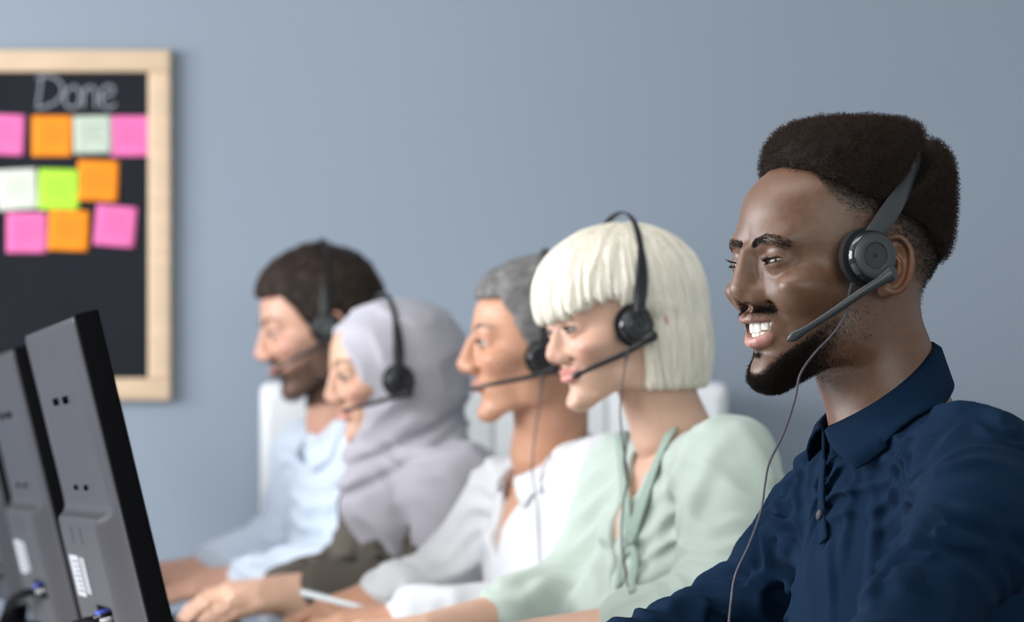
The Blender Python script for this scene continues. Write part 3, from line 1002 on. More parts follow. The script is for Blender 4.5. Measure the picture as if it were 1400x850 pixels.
# ------------------------------------------------------------------ the man in the navy shirt
D1 = 3.12
M_SKIN1 = material('skin_brown', (0.115, 0.054, 0.029), rough=.40, spec=.42, sss=.10, sss_rad=(1, .35, .2), bump=(1000, .34, .0008), var=(140, .16), tint='tint')
M_HAIR1 = material('black_hair', (.010, .007, .0055), rough=.8, spec=.12)
M_HAIR1B = material('dark_brown_curls', (.026, .015, .010), rough=.75, spec=.12)
h1 = Head(P(1138.5, 377, D1), R(27), 0, 0, 1.0, nose_tip=(.1050, -.018), nose_r=.0135, ala=.0150, ala_r=.0085, bridge_r=.0075, mouth='smile', cheek=1.0, squint=.0015,
          eye_open=.0015, eye_w=.0118, mz=-.0515, lips=1.1, lip_x=.0915, corner=(.0705, .0262, -.0438), ear_c=(-.013, .0745, .006), ear_s=.86, chin=(.0690, -.090))

def beard_w(q):
    x, y, z = q[:, 0], np.abs(q[:, 1]), q[:, 2]
    edge = np.interp(x, [-.01, .02, .040, .0588, .0757, .085], [-.02, -.028, -.043, -.060, -.0790, -.0905])
    w = sstep(-.004, .010, edge - z) * np.interp(x, [-.02, .0, .025, .05, .07], [.0, .12, .30, .75, 1.0])
    w *= np.where(x > .066, 1 - .0 * z, 1)
    w *= np.where(x > .046, sstep(-.124, -.112, z), sstep(-.116, -.094, z))
    mus = np.exp(-((z - (-.0342)) / .0045) ** 2) * sstep(.004, .010, y) * (1 - sstep(.026, .033, y)) * (x > .06)
    side = np.exp(-((x - .012) / .010) ** 2) * sstep(-.035, -.01, z) * (1 - sstep(.03, .06, z)) * (y > .05) * .18
    soul = np.exp(-((z + .0745) / .0035) ** 2 - (y / .005) ** 2) * (x > .06)
    return np.clip(np.maximum.reduce([w, .95 * mus, side, .9 * soul]), 0, 1)
def hair_low(q):
    x, y, z = q[:, 0], np.abs(q[:, 1]), q[:, 2]
    return np.interp(x, [-.13, -.10, -.06, -.02, .02, .040, .050, .075], [.004, .012, .040, .060, .072, .082, .092, .094])
def fade_w(q):
    x, y, z = q[:, 0], np.abs(q[:, 1]), q[:, 2]
    zl = hair_low(q)
    lowest = np.interp(x, [-.13, -.09, -.05, -.01, .02, .04, .055], [-.050, -.045, -.01, .022, .040, .062, .085])
    w = sstep(0, 1, (z - lowest) / np.maximum(zl - lowest, .004))
    w *= np.where(x > .047, 0, 1)
    line = 1 - .75 * np.exp(-((z - np.interp(x, [-.1, 0, .04], [.015, .050, .056])) / .0022) ** 2) * (x > -.03) * (x < .035)
    return np.clip(w * line, 0, 1)
def man_tint(q):
    c = skin_tint(q, h1, lip=(1.5, 1.55, 2.2))
    lo = (q[:, 2] < h1.f.mz) & (c[:, 1] > 1.02)
    c[lo] *= np.array((2.0, 1.9, 2.0))
    b = beard_w(q)[:, None]; fd = fade_w(q)[:, None]
    c = c * (1 - .62 * b) * (1 - .80 * fd)
    ear = np.exp(-(((np.stack([q[:, 0], np.abs(q[:, 1]), q[:, 2]], 1) - np.array((-.02, .088, .004))) / .022) ** 2).sum(1))[:, None]
    return c * (1 + ear * np.array((.55, .30, .2)))
J1 = dict(neck=P(1220, 578, 3.125), sl=P(1340, 655, 2.965), sr=P(1150, 695, 3.285), el=P(1340, 725, 2.80), er=P(1022, 845, 3.37), wl=P(1141, 989, 2.62), wr=P(800, 922, 3.25))
J1['pelvis'] = P(1300, 1330, 3.14)
T1 = Frame(J1['sl'], J1['sr'])
man = empty('person', P(1300, 1330, 3.14))
tag(man, 'smiling bearded man in a navy polo shirt, nearest of the row', 'person', 'people wearing headsets in a row')
Vh1, Qh1, tint1, f1 = body_mesh(h1, J1['neck'], .0011, man_tint)
fb = torso_ops(Field(), T1, J1, off=-.008)
Ml, Mr = axes((-1, .1, -.04), (0, 0, 1)), axes((-1, .1, -.04), (0, 0, 1))
hk = dict(curl=(.1, .12, .15, .18), bend=(.25, .25, .25, .25), thumb=(.5, .2))
hand_ops(fb, J1['wl'], Ml, **hk); hand_ops(fb, J1['wr'], Mr * np.array((1, -1, 1)), **hk)
Vb, Qb = nets(fb, *bounds(fb), .004)
V_, Q_, C_ = join_nets((h1.world(Vh1), Qh1, tint1), (Vb, Qb, np.ones((len(Vb), 3))))
mesh_obj('body', V_, Q_, M_SKIN1, man, True, C_, keep_world=True)

M_NAVY = material('navy_jersey', (.0034, .0125, .0310), rough=.9, spec=.06, bump=(1400, .25, .0008), var=(1500, .38))
fs0 = torso_ops(Field(), T1, J1, off=.004)
fs = torso_ops(Field(), T1, J1, off=.004)
for path, r in (([(1262, 516), (1300, 512), (1342, 524), (1388, 566)], .006), ([(1262, 538), (1323, 549), (1398, 588)], .006), ([(1240, 600), (1270, 572), (1342, 560), (1396, 600)], .006),
                ([(1219, 700), (1226, 642), (1246, 613), (1300, 587)], .006), ([(1219, 712), (1260, 662), (1332, 633), (1392, 640)], .006), ([(1217, 729), (1260, 706), (1323, 706), (1390, 727)], .007),
                ([(1209, 753), (1270, 733), (1342, 745), (1395, 780)], .007), ([(1200, 772), (1250, 758), (1310, 775), (1350, 810)], .006), ([(1185, 800), (1230, 790), (1280, 810)], .005),
                ([(1133, 730), (1137, 790), (1138, 850)], .004), ([(1168, 640), (1160, 710), (1150, 780)], .0045), ([(1180, 632), (1197, 700), (1194, 760), (1188, 830)], .005),
                ([(1101, 612), (1089, 665), (1091, 730)], .005), ([(1114, 604), (1106, 660), (1108, 700)], .004), ([(1075, 660), (1062, 700), (1085, 745)], .005), ([(1038, 725), (1072, 738), (1090, 770)], .005),
                ([(985, 795), (1010, 815), (1060, 830)], .005), ([(960, 815), (985, 838), (1010, 848)], .004), ([(1010, 760), (1040, 790), (1085, 810)], .005)):
    fold(fs, fs0, path, r * 1.2, sink=.0002, k=.008)
fs.disp(crumple(.0075, 12.0, (.2, .5, 1.0)))
fs.disp(skirt_noise(22, .004))
fs.cut(lambda p: cone(p, J1['neck'] + np.array((.0, 0, -.02)), J1['neck'] + np.array((0, 0, .3)), .045, .06), J1['neck'] - .1, J1['neck'] + np.array((.1, .1, .35)), .004)
lo, hi = bounds(fs); lo[2] = .70
Vs, Qs = nets(fs, lo, hi, .0026)
shirt1 = mesh_obj('shirt', Vs, Qs, M_NAVY, man, True, keep_world=True)
C1 = P(1200, 545, 3.13)
collar('collar', C1, T1, fs, M_NAVY, shirt1, drop=(.055, .045, .030), spread=(.026, .034, .006), right=.6)
M_BUTTON = material('dark_button', (.02, .022, .03), rough=.5, spec=.2)
_, pc, pg = strip_on('placket', fs0, [(1131, 622), (1128, 655), (1127, 700), (1130, 742)], .014, M_NAVY, shirt1, lift=.0035, thick=.004)
q, g = snap(fs0, np.array([trace(fs0, 1128, 706)]), 2)
b_ = MB().lathe([(.0052, .001), (.0055, .0028), (.0048, .0038), (.0036, .0031), (.0005, .0031)], q[0] + g[0] * .004, g[0], 28).build('button', M_BUTTON, shirt1, keep_world=True)

eyes(h1, man, gaze=(1, .16, -.08)); teeth(h1, man)
brows(h1, man, M_HAIR1, n=800, r=.00011, thick=.0034, length=.0060, path=[(.094, .0090, .0248), (.092, .017, .0272), (.087, .029, .0294), (.076, .041, .0272)])
lashes(h1, man, M_HAIR1, n=60, length=.0065)

# hair: a dense curly top that fades out over the temples, pressed in by the headband
HS1 = dict(cup=(.018, .090, .012), crown=(-.078, 0, .130))
def man_hair():
    f = Field()
    def dome(p):
        x, y, z = p[:, 0] + .034, np.abs(p[:, 1]), p[:, 2] - .062
        ry = .076 + .010 * sstep(.045, .105, p[:, 2])
        u, v, w = np.abs(x) / np.where(x > 0, .0965, .0835), y / ry, np.abs(z) / np.where(z > 0, .0835, .068)
        n = np.where(x > 0, 2.15, 2.2)
        rxy = (np.maximum(u, 1e-4) ** n + np.maximum(v, 1e-4) ** n) ** (1 / n)
        n = 2.9 + 1.3 * sstep(-.05, .05, x)
        rho = (np.maximum(rxy, 1e-4) ** n + np.maximum(w, 1e-4) ** n) ** (1 / n)
        d = (rho - 1) * .080
        d = smax(d, hair_low(p) - p[:, 2], .010)
        return d + .0050 * (fbm(p * 130, 3) - .5)
    f.u(dome, (-.14, -.095, -.02), (.075, .095, .158))
    c, k = np.array(HS1['cup']), np.array(HS1['crown'])
    mid = np.array((c[0], 0, c[2] + .016)); ax = (k - mid) / np.linalg.norm(k - mid); fw = np.cross(k - mid, (0, 1, 0)); fw /= np.linalg.norm(fw)
    def notch(p):
        q = p - mid
        u, v, w = q @ ax.astype(F32), p[:, 1], q @ fw.astype(F32)
        rad = np.sqrt((u / np.linalg.norm(k - mid)) ** 2 + (v / .089) ** 2)
        return np.maximum(np.abs(w) - .0068 - .30 * np.maximum(rad - 1, 0) * .1, (.985 - rad) * .1)
    f.cut(notch, (-.14, -.1, .0), (.05, .1, .16), .006)
    return f
fh = man_hair()
Vx, Qx = nets(fh, (-.145, -.1, -.03), (.085, .1, .165), .0018)
hair1 = mesh_obj('hair', h1.world(Vx), Qx, M_HAIR1, man, True, keep_world=True)
p_, n_ = scatter(Vx, Qx, 26000)
c_, k_ = np.array(HS1['cup']), np.array(HS1['crown']); m_ = np.array((c_[0], 0, c_[2] + .016)); fw_ = np.cross(k_ - m_, (0, 1, 0)); fw_ /= np.linalg.norm(fw_)
ax_ = (k_ - m_) / np.linalg.norm(k_ - m_)
keep = (h1.f(p_) > .0005) & ~((np.abs((p_ - m_) @ fw_) < .0105) & (((p_ - m_) @ ax_ / np.linalg.norm(k_ - m_)) ** 2 + (p_[:, 1] / .089) ** 2 > .93) & ((p_ - m_) @ ax_ > .0))
hair('curls', h1.world(curls(p_[keep] - n_[keep] * .001, n_[keep], .0062, 8, .0011, 1.6)), np.array([.00011] * 7 + [.00004]), M_HAIR1B, hair1, True)
w_ = fade_w(Vh1) * .8
p_, n_ = scatter(Vh1, Qh1, 26000, w_)
hair('faded_sides', h1.world(curls(p_, n_, .0030, 4, .0005, .6, lean=np.array((-.5, 0, -.6)))), np.array([.00010] * 3 + [.00004]), M_HAIR1, hair1, True)
p_, n_ = scatter(Vh1, Qh1, 15000, beard_w(Vh1) ** 1.9)
lw = beard_w(p_)[:, None, None]
bc = curls(p_, n_, .0062, 7, .0010, 1.2, lean=np.array((.15, 0, -.7)))
bc = p_[:, None] + (bc - p_[:, None]) * np.where((p_[:, 2] < -.06)[:, None, None], .12 + .85 * lw, .45)
hair('beard', h1.world(bc), np.array([[.00011] * 6 + [.00004]]) * (.5 + .5 * lw[:, :, 0]), M_HAIR1, man, True)

headset(h1, 'grey headset with the thin cable, worn by the man in navy', boom=[(.004, .1045, -.004), (.030, .099, -.020), (.062, .084, -.044), (.088, .062, -.0645)],
        cable=[P(1166, 388, 3.025), P(1160, 410, 3.02), P(1157, 428, 3.015), P(1140, 455, 3.01), P(1112, 485, 3.0), P(1094, 512, 2.99), P(1087, 545, 2.98), P(1072, 590, 2.97), P(1052, 632, 2.96), P(1046, 660, 2.96), P(1040, 700, 2.955), P(1024, 745, 2.95), P(1006, 785, 2.95), P(1000, 820, 2.95), P(996, 860, 2.94), P(990, 940, 2.94)], **HS1)
# ------------------------------------------------------------------ the blond woman in the mint blouse
D2 = 4.22
M_SKIN2 = material('skin_fair', (.60, .37, .27), rough=.45, spec=.4, sss=.15, bump=(700, .06, .0006), var=(50, .05), tint='tint')
M_BLOND = material('blond_hair', (.74, .68, .56), rough=.45, spec=.35, var=(120, .12), bump=(500, .3, .001), aniso=(1, 1, .12))
M_BLOND2 = material('blond_strands', (.84, .79, .69), rough=.42, spec=.35)
M_BROW2 = material('light_brown_brow', (.20, .12, .06), rough=.7, spec=.2)
h2 = Head.pinned((.018, .085, .003), 868, 445, D2, R(24), R(9.5), R(0), .95, nose_tip=(.108, -.0225), nose_r=.0095, ala=.0125, ala_r=.007, bridge=(.088, .014), bridge_r=.0058, brow=.75, jaw=.92, cheek=.35,
                 mz=-.0500, lips=.78, lip_x=.0905, corner=(.0765, .0235, -.0475), chin=(.0755, -.0855), chin_lo=-.1045, eye_open=.0020, ear_c=(-.014, .069, -.004), ear_s=.86)
J2 = dict(neck=P(918, 590, 4.25), sl=P(998, 640, 4.07), sr=P(862, 655, 4.40), el=P(992, 850, 3.92), er=P(800, 820, 4.37), wl=P(730, 876, 3.98), wr=P(585, 866, 4.26), pelvis=P(990, 1140, 4.26))
HS2 = dict(cup=(.018, .086, .003), crown=(-.028, 0, .152), band_y=.100)
def tint2(q): return skin_tint(q, h2, lip=(.98, .64, .74), blush=.55)
kw2 = dict(chest=(.088, .0, .15), belly=(.10, .13, .16), arm=(.056, .060, .060, .050), bust=1, trap=.042, neck_r=.045)
woman, T2, (V2, Q2, f2), tips2 = person('blond woman in a mint blouse looking down, beside the man in navy', h2, J2, M_SKIN2, tint2, h=(.0015, .004, .0022), off=-.007, neck=(.047, .052), torso=dict(kw2, arm=(.054, .052, .044, .034)),
        hands=(dict(wrist=J2['wr'], M=axes((-.95, -.2, -.12), (.1, -.45, .9)) * np.array((1, -1, 1)), s=.92, curl=(.1, .14, .18, .2), bend=(.3, .3, .3, .3)), dict(wrist=J2['wl'], M=axes((-.95, .15, -.05), (.1, -.2, .95)), s=.92, curl=(.15, .2, .22, .25), bend=(.3, .3, .3, .3))),
        hair_mat=M_BROW2, brow=dict(n=260, r=.00016, thick=.003, lift=.001), gaze=(1, .05, -.55), iris=(.10, .14, .18))
def bob_front(x, y, a):
    return np.interp(x, [-.02, .0, .03, .055, .085, .12], [.02, .026, .034, .034, .026, .022]) + .010 * sstep(.03, .07, a) * (x > .03) + .004 * np.sin(y * 310) * (x > .05)
def bob_low(q):
    x, y, z = q[:, 0], q[:, 1], q[:, 2]
    return np.where(x > -.005, bob_front(x, y, np.abs(y)) - .006, -.094 + .12 * (x + .05))
def bob():
    f = Field()
    def shape(p):
        x, y, z = p[:, 0], p[:, 1], p[:, 2]
        a = np.abs(y)
        cap = ell(p, (-.007, 0, .046), (.120, .090, .094))
        front = bob_front(x, y, a)
        cap = smax(cap, front - z, .008)
        cur = ell(p, (-.040, 0, -.015), (.085, .088, .130))
        cur = smax(cur, x - (-.003 + .10 * np.clip(-.02 - z, 0, .1)), .010)
        cur = smax(cur, -.089 - z + .12 * (x + .05), .006)
        d = smin(cap, cur, .02)
        th = np.arctan2(y, x + .03)
        g = fbm(np.stack([th * 9, z * 7, x * 7 + y * 3], 1), 2)
        return d + .0026 * (np.abs(np.sin(th * 23 + g * 9)) - .5) * (.5 + g) + .002 * (fbm(p * np.array((90, 90, 18), F32), 2) - .5)
    f.u(shape, (-.15, -.1, -.13), (.11, .1, .155))
    return f
fh2 = bob()
Vx, Qx = nets(fh2, (-.155, -.11, -.14), (.12, .11, .165), .0022)
hair2 = mesh_obj('hair', h2.world(Vx), Qx, M_BLOND, woman, True, keep_world=True)
flow_strands('hair_strands', fh2, Vx, Qx, 12000, h2, M_BLOND2, hair2, length=.07, crown=(-.03, 0, .15), down=1.0, rad=.00024, lift=.0012, zlow=bob_low)
M_MINT = material('mint_blouse', (.43, .495, .44), rough=.75, spec=.2, sheen=.1, bump=(900, .15, .0006))
def sleeve_j(J, a=.9, b=.9):
    K = dict(J); K['wl'] = J['el'] + (J['wl'] - J['el']) * a; K['wr'] = J['er'] + (J['wr'] - J['er']) * b
    return K
K2 = sleeve_j(J2, .45, .45)
fs2b = torso_ops(Field(), T2, K2, off=.002, **kw2)
fs2 = torso_ops(Field(), T2, K2, off=.002, **kw2)
for path in ([(940, 600), (915, 690), (890, 790)], [(985, 600), (950, 680), (930, 760)], [(965, 670), (935, 705), (925, 740)], [(820, 830), (880, 812), (960, 800)], [(1020, 590), (1045, 650), (1052, 720)],
             [(830, 690), (822, 760), (815, 820)], [(720, 820), (745, 800), (770, 810)], [(960, 830), (900, 838), (850, 850)]):
    fold(fs2, fs2b, path, .010, .004, .016)
fs2.disp(crumple(.005, 8.0, (.3, .3, .9))); fs2.disp(skirt_noise(16, .006))
# the V neck
nA, nB = trace(fs2b, 858, 610), trace(fs2b, 945, 560)
def vneck(p):
    q = (p - T2.c) @ np.stack([T2.f, T2.l, T2.z], 1).astype(F32)
    return np.maximum(np.abs(q[:, 1]) - np.interp(q[:, 2], [-.15, -.06, 0, .06, .2], [0, .012, .032, .060, .10]), -q[:, 0])
fs2.cut(vneck, T2.c - .25, T2.c + .25, .006)
fs2.cut(lambda p: cone(p, J2['neck'] + np.array((0, 0, -.03)), J2['neck'] + np.array((-.01, 0, .3)), .050, .07), J2['neck'] - .12, J2['neck'] + np.array((.12, .12, .35)), .006)
lo, hi = bounds(fs2); lo[2] = .66
Vs, Qs = nets(fs2, lo, hi, .0036)
blouse = mesh_obj('blouse', Vs, Qs, M_MINT, woman, True, keep_world=True)
M_MINT2 = material('mint_neck_band', (.29, .37, .32), rough=.75, spec=.2, bump=(900, .15, .0006))
for path, w_ in (([(951, 534), (928, 573), (905, 622), (887, 668), (872, 712), (864, 742)], .020), ([(850, 592), (852, 640), (858, 690), (863, 740)], .016)):
    strip_on('neckline_band', fs2b, path, w_, M_MINT2, blouse, lift=.0035, thick=.003)
for path in ([(863, 735), (854, 765), (849, 805)], [(865, 735), (872, 770), (866, 815)]):
    strip_on('neck_tie', fs2b, path, .011, M_MINT2, blouse, lift=.006, thick=.003, n=14)
kn = snap(fs2b, np.array([trace(fs2b, 864, 738)]), 2)[0][0]
MB().tube([kn + np.array((-.009, -.004, .004)), kn + np.array((0, -.009, 0)), kn + np.array((.009, -.003, -.004))], [.005, .0085, .005], 12).build('tie_knot', M_MINT2, blouse, keep_world=True)
headset(h2, 'black headset worn by the blond woman in mint', boom=[(.002, .101, -.014), (.040, .088, -.030), (.075, .064, -.042), (.098, .040, -.052)], body=M_HS_DARK,
        cable=[P(858, 478, 4.13), P(853, 510, 4.12), P(848, 560, 4.12), P(852, 610, 4.11), P(858, 650, 4.10), P(852, 690, 4.1), P(850, 740, 4.09), P(858, 800, 4.07), P(862, 870, 4.05)], **HS2)
# ------------------------------------------------------------------ the grey haired man in the white shirt
D3 = 4.76
M_SKIN3 = material('skin_tanned', (.52, .27, .17), rough=.42, spec=.45, sss=.12, bump=(700, .06, .0006), var=(50, .06), tint='tint')
M_GREY = material('grey_hair', (.20, .19, .185), rough=.6, spec=.3, var=(60, .35))
M_WHITE = material('white_shirt', (.63, .63, .645), rough=.8, spec=.2, bump=(900, .15, .0006))
h3 = Head.pinned((.002, .088, -.012), 743, 489, D3, R(11), R(0), 0, .94, nose_tip=(.1135, -.022), nose_r=.0115, ala=.0145, bridge=(.095, .016), bridge_r=.0075, brow=1.2, cheek=.6,
                 mz=-.053, lips=.75, lip_x=.0915, corner=(.0755, .0245, -.0525), chin=(.0700, -.094), chin_lo=-.111, eye_open=.0034)
J3 = dict(neck=P(752, 618, 4.80), sl=P(832, 660, 4.62), sr=P(700, 680, 4.95), el=P(800, 845, 4.66), er=P(612, 800, 4.98), wl=P(560, 847, 4.66), wr=P(528, 815, 4.85), pelvis=P(830, 1120, 4.80))
pen_c, pen_d = P(468, 824, 4.735), np.array((.95, -.05, -.24))
pen_d /= np.linalg.norm(pen_d)
man3, T3, (V3, Q3, f3), tips3 = person('grey haired man in a white shirt holding a pen', h3, J3, M_SKIN3, lambda q: skin_tint(q, h3, lip=(1.0, .82, .82), blush=.25), h=(.002, .0045, .0022), off=-.005,
        hands=(dict(wrist=J3['wr'], M=axes((-.80, -.35, -.34), (-.1, -.70, .70)) * np.array((1, -1, 1)), curl=(.30, .38, .42, .45), bend=(.75, .8, .8, .8), thumb=(.35, .25)),
               dict(wrist=J3['wl'], M=axes((-.95, .15, -.05), (.1, -.3, .95)), curl=(.2, .22, .25, .3), bend=(.4, .4, .4, .4))),
        hair_mat=M_GREY, brow=dict(n=240, r=.00018, thick=.004), gaze=(1, .0, -.3), iris=(.10, .12, .14))
def short_hair(front_x=.078, front_z=.082, r=(.113, .086, .100), c=(-.016, 0, .045), nape=-.045, lump=.006):
    f = Field()
    def low(p):
        x, a = p[:, 0], np.abs(p[:, 1])
        return np.interp(x, [-.14, -.09, -.04, -.012, .010, .030, .048, .06, .1], [nape, nape + .01, nape + .025, .012, -.004, .022, front_z - .022, front_z, front_z + .002])
    def shape(p):
        d = ell(p, c, r)
        d = smax(d, low(p) - p[:, 2], .008)
        d = smax(d, p[:, 0] - front_x, .012)
        return d + lump * (fbm(p * np.array((60, 45, 60), F32), 3) - .5)
    f.u(shape, (-.15, -.1, -.07), (.105, .1, .155))
    return f
fh3 = short_hair(front_x=.088, front_z=.080, r=(.116, .087, .102), c=(-.014, 0, .045))
Vx, Qx = nets(fh3, (-.155, -.11, -.08), (.11, .11, .165), .0025)
hair3 = mesh_obj('hair', h3.world(Vx), Qx, M_GREY, man3, True, keep_world=True)
flow_strands('hair_strands', fh3, Vx, Qx, 3500, h3, M_GREY, hair3, length=.022, steps=5, crown=(-.05, 0, .13), down=.3, rad=.00030, lift=.002, jitter=.35)
K3 = sleeve_j(J3, .95, .92)
def garment(J, T, kw, off, h, zmin, folds=(), crumples=((.006, 8.0, (.3, .3, .9)),), wav=.006, neck_cut=True, ncr=(.048, .062), vee=None):
    b = torso_ops(Field(), T, J, off=off, **kw); f = torso_ops(Field(), T, J, off=off, **kw)
    for p in folds: fold(f, b, p, .011, .004, .018)
    for c in crumples: f.disp(crumple(*c))
    f.disp(skirt_noise(15, wav))
    if neck_cut:
        n = J['neck']
        f.cut(lambda p: cone(p, n + np.array((0, 0, -.03)), n + np.array((-.01, 0, .3)), *ncr), n - .13, n + np.array((.13, .13, .35)), .006)
    if vee:
        A = np.stack([T.f, T.l, T.z], 1).astype(F32)
        def v(p):
            q = (p - T.c) @ A
            return np.maximum(np.abs(q[:, 1]) - vee[1] * np.maximum(q[:, 2] - vee[0], 0), -q[:, 0])
        f.cut(v, T.c - .25, T.c + .25, .006)
    lo, hi = bounds(f); lo[2] = zmin
    V, Q = nets(f, lo, hi, h)
    return V, Q, f
Vs, Qs, fs3 = garment(K3, T3, dict(arm=(.058, .056, .054, .044)), .004, .0042, .62, vee=(-.10, .42),
        folds=([(770, 600), (740, 680), (725, 760)], [(700, 700), (650, 760), (600, 790)], [(560, 800), (610, 812), (660, 815)], [(800, 600), (790, 680), (760, 760)]))
shirt3 = mesh_obj('shirt', Vs, Qs, M_WHITE, man3, True, keep_world=True)
collar('collar', T3.at(.022, 0, .045), T3, fs3, M_WHITE, shirt3, rx=.062, ry=.062, h_front=-.03, h_back=.04, a0=26, a1=44, right=.12, drop=(.05, .04, .03), spread=(.02, .026, .006))
HS3 = dict(cup=(.002, .088, -.012), crown=(-.02, 0, .156), band_y=.092)
headset(h3, 'black headset on the grey haired man in white', boom=[(-.012, .103, -.030), (.030, .095, -.042), (.080, .074, -.052), (.106, .050, -.058)], body=M_HS_DARK,
        cable=[P(742, 512, 4.66), P(738, 550, 4.66), P(732, 590, 4.64), P(728, 640, 4.63), P(735, 700, 4.62), P(738, 780, 4.58), P(730, 880, 4.5)], **HS3)
# the pen in his hand
pen = empty('pen', pen_c)
tag(pen, 'white and silver pen held in the hand of the man in white', 'pen')
M_PEN = material('pen_white', (.72, .76, .78), rough=.25, spec=.5)
M_PENG = material('pen_green_grip', (.03, .16, .13), rough=.35, spec=.5)
M_STEEL = material('steel', (.55, .56, .58), rough=.25, metal=1.0)
ll = lambda a: pen_c + pen_d * a
MB().tube([ll(-.062), ll(-.06), ll(.03)], [.0035, .0046, .0046], 20).build('barrel', M_PEN, pen, keep_world=True)
MB().tube([ll(.03), ll(.052)], [.0047, .0044], 20).build('grip', M_PENG, pen, keep_world=True)
MB().tube([ll(.052), ll(.066), ll(.068)], [.0042, .0012, .0006], 20).build('tip', M_STEEL, pen, keep_world=True)
MB().tube([ll(-.058) + np.array((0, -.002, .0062)), ll(-.02) + np.array((0, -.002, .0062))], .0013, 8).build('clip', M_STEEL, pen, keep_world=True)

# ------------------------------------------------------------------ the woman in the grey hijab
D4 = 5.30
M_SKIN4 = material('skin_light_tan', (.60, .36, .25), rough=.45, spec=.4, sss=.15, bump=(700, .06, .0006), var=(50, .05), tint='tint')
M_HIJAB = material('grey_hijab_cloth', (.42, .40, .44), rough=.85, spec=.15, sheen=.15, bump=(900, .15, .0006))
M_TAUPE = material('taupe_jacket', (.095, .082, .068), rough=.9, spec=.1, bump=(700, .3, .0008))
h4 = Head.pinned((.012, .098, -.006), 545, 520, D4, R(19), R(8), 0, .95, nose_tip=(.110, -.020), nose_r=.0100, ala=.013, ala_r=.0072, bridge_r=.006, brow=.75, jaw=.93, cheek=.5,
                 mz=-.0510, lips=.85, corner=(.0735, .0250, -.0480), chin=(.0720, -.0865), chin_lo=-.1055, eye_open=.0022, lip_x=.0895)
J4 = dict(neck=P(560, 640, 5.33), sl=P(628, 670, 5.16), sr=P(520, 675, 5.50), el=P(610, 820, 5.12), er=P(492, 790, 5.54), wl=P(432, 806, 5.17), wr=P(388, 806, 5.46), pelvis=P(630, 1060, 5.34))
woman4, T4, (V4, Q4, f4), tips4 = person('woman in a grey hijab and taupe jacket, typing', h4, J4, M_SKIN4, lambda q: skin_tint(q, h4, lip=(1.0, .76, .78), blush=.5), h=(.002, .0045, .0022), off=-.012, neck=(.045, .05), torso=dict(arm=(.056, .056, .054, .044), chest=(.085, 0, .15), belly=(.10, .13, .16)),
        hands=(dict(wrist=J4['wl'], M=axes((-.93, -.10, -.12), (.05, -.62, .78)), s=.95, curl=(.10, .24, .36, .42), bend=(.32, .34, .36, .36), spread=.10),
               dict(wrist=J4['wr'], M=axes((-.93, -.05, -.10), (.05, -.3, .95)) * np.array((1, -1, 1)), s=.95, curl=(.25, .22, .20, .20), bend=(.34, .32, .3, .3))),
        hair_mat=M_BROW2, brow=dict(n=220, r=.0002, thick=.0035), gaze=(1, .0, -.5))
def hijab():
    f = Field()
    nb = h4.local(J4['neck'])
    sl, sr = h4.local(J4['sl']), h4.local(J4['sr'])
    cf = h4.local(T4.at(.070, .02, -.08)); cb = h4.local(T4.at(-.10, 0, -.10))
    af = h4.local(T4.at(.115, .07, -.27))
    def shape(p):
        x, y, z = p[:, 0], p[:, 1], p[:, 2]
        d = ell(p, (-.020, 0, .042), (.118, .094, .091))
        d = smin(d, ell(p, (-.035, 0, -.03), (.105, .092, .13)), .04)
        d = smin(d, cone(p, (-.02, 0, -.075), (nb + np.array((0, 0, .0))), .082, .092), .04)
        d = smin(d, cone(p, (.02, 0, -.105), cf * .6, .055, .075), .04)
        # opening for the face
        fo = ell(p, (.115, 0, -.004), (.092, .0585, .098))
        d = smax(d, -fo, .008)
        # cape over shoulders and chest
        for s_ in (sl, sr): d = smin(d, cone(p, nb + (s_ - nb) * .2, s_ + np.array((0, 0, -.005)), .075, .068), .05)
        d = smin(d, cone(p, nb, cb, .08, .09), .05)
        d = smin(d, cone(p, nb + np.array((.02, 0, -.02)), cf, .075, .085), .05)
        d = smin(d, cone(p, sl, h4.local(J4['sl'] + (J4['el'] - J4['sl']) * .98), .072, .066), .05)
        tq = (h4.world(p) - T4.c) @ np.stack([T4.f, T4.l, T4.z], 1)
        lim = np.interp(tq[:, 2], [-.30, -.16, -.08, -.02, .05], [-.02, .030, .085, .14, .30])
        d = smax(d, (tq[:, 0] - lim) * h4.s * .8, .02)
        # wrapped folds: round the face above, round the neck below
        r = np.sqrt((z - .0) ** 2 + y ** 2 + (.4 * (x - .1)) ** 2)
        g = fbm(p * 14, 2)
        w1 = np.abs(np.sin(r * 95 + g * 5)) - .5
        w2 = np.abs(np.sin((z - .75 * x) * 52 + g * 5)) - .5
        low = sstep(-.07, -.11, z)
        d = d + .010 * np.exp(-((z + .100 + .35 * (x + .02)) / .010) ** 2) + .007 * np.exp(-((z + .128 + .45 * (x + .02)) / .010) ** 2)
        return d + .005 * w1 * (1 - low) + .0075 * w2 * low * (.3 + g) * sstep(-.26, -.16, z)
    lo = np.minimum.reduce([nb, sl, sr, cf, cb, af, h4.local(J4['el']), (-.15, -.11, -.15)]) - .08; hi = np.maximum.reduce([nb, sl, sr, cf, cb, (.10, .1, .15)]) + .08
    f.u(shape, lo, hi)
    return f, lo, hi
fhj, lo, hi = hijab()
Vx, Qx = nets(fhj, lo, hi, .0042)
hj = mesh_obj('hijab', h4.world(Vx), Qx, M_HIJAB, woman4, True, keep_world=True)
K4 = sleeve_j(J4, .93, .93)
Vs, Qs, fs4 = garment(K4, T4, dict(arm=(.056, .056, .054, .044), chest=(.085, 0, .15), belly=(.10, .13, .16)), .002, .0045, .62, folds=([(500, 700), (480, 750), (450, 775)], [(545, 700), (520, 740), (500, 780)]))
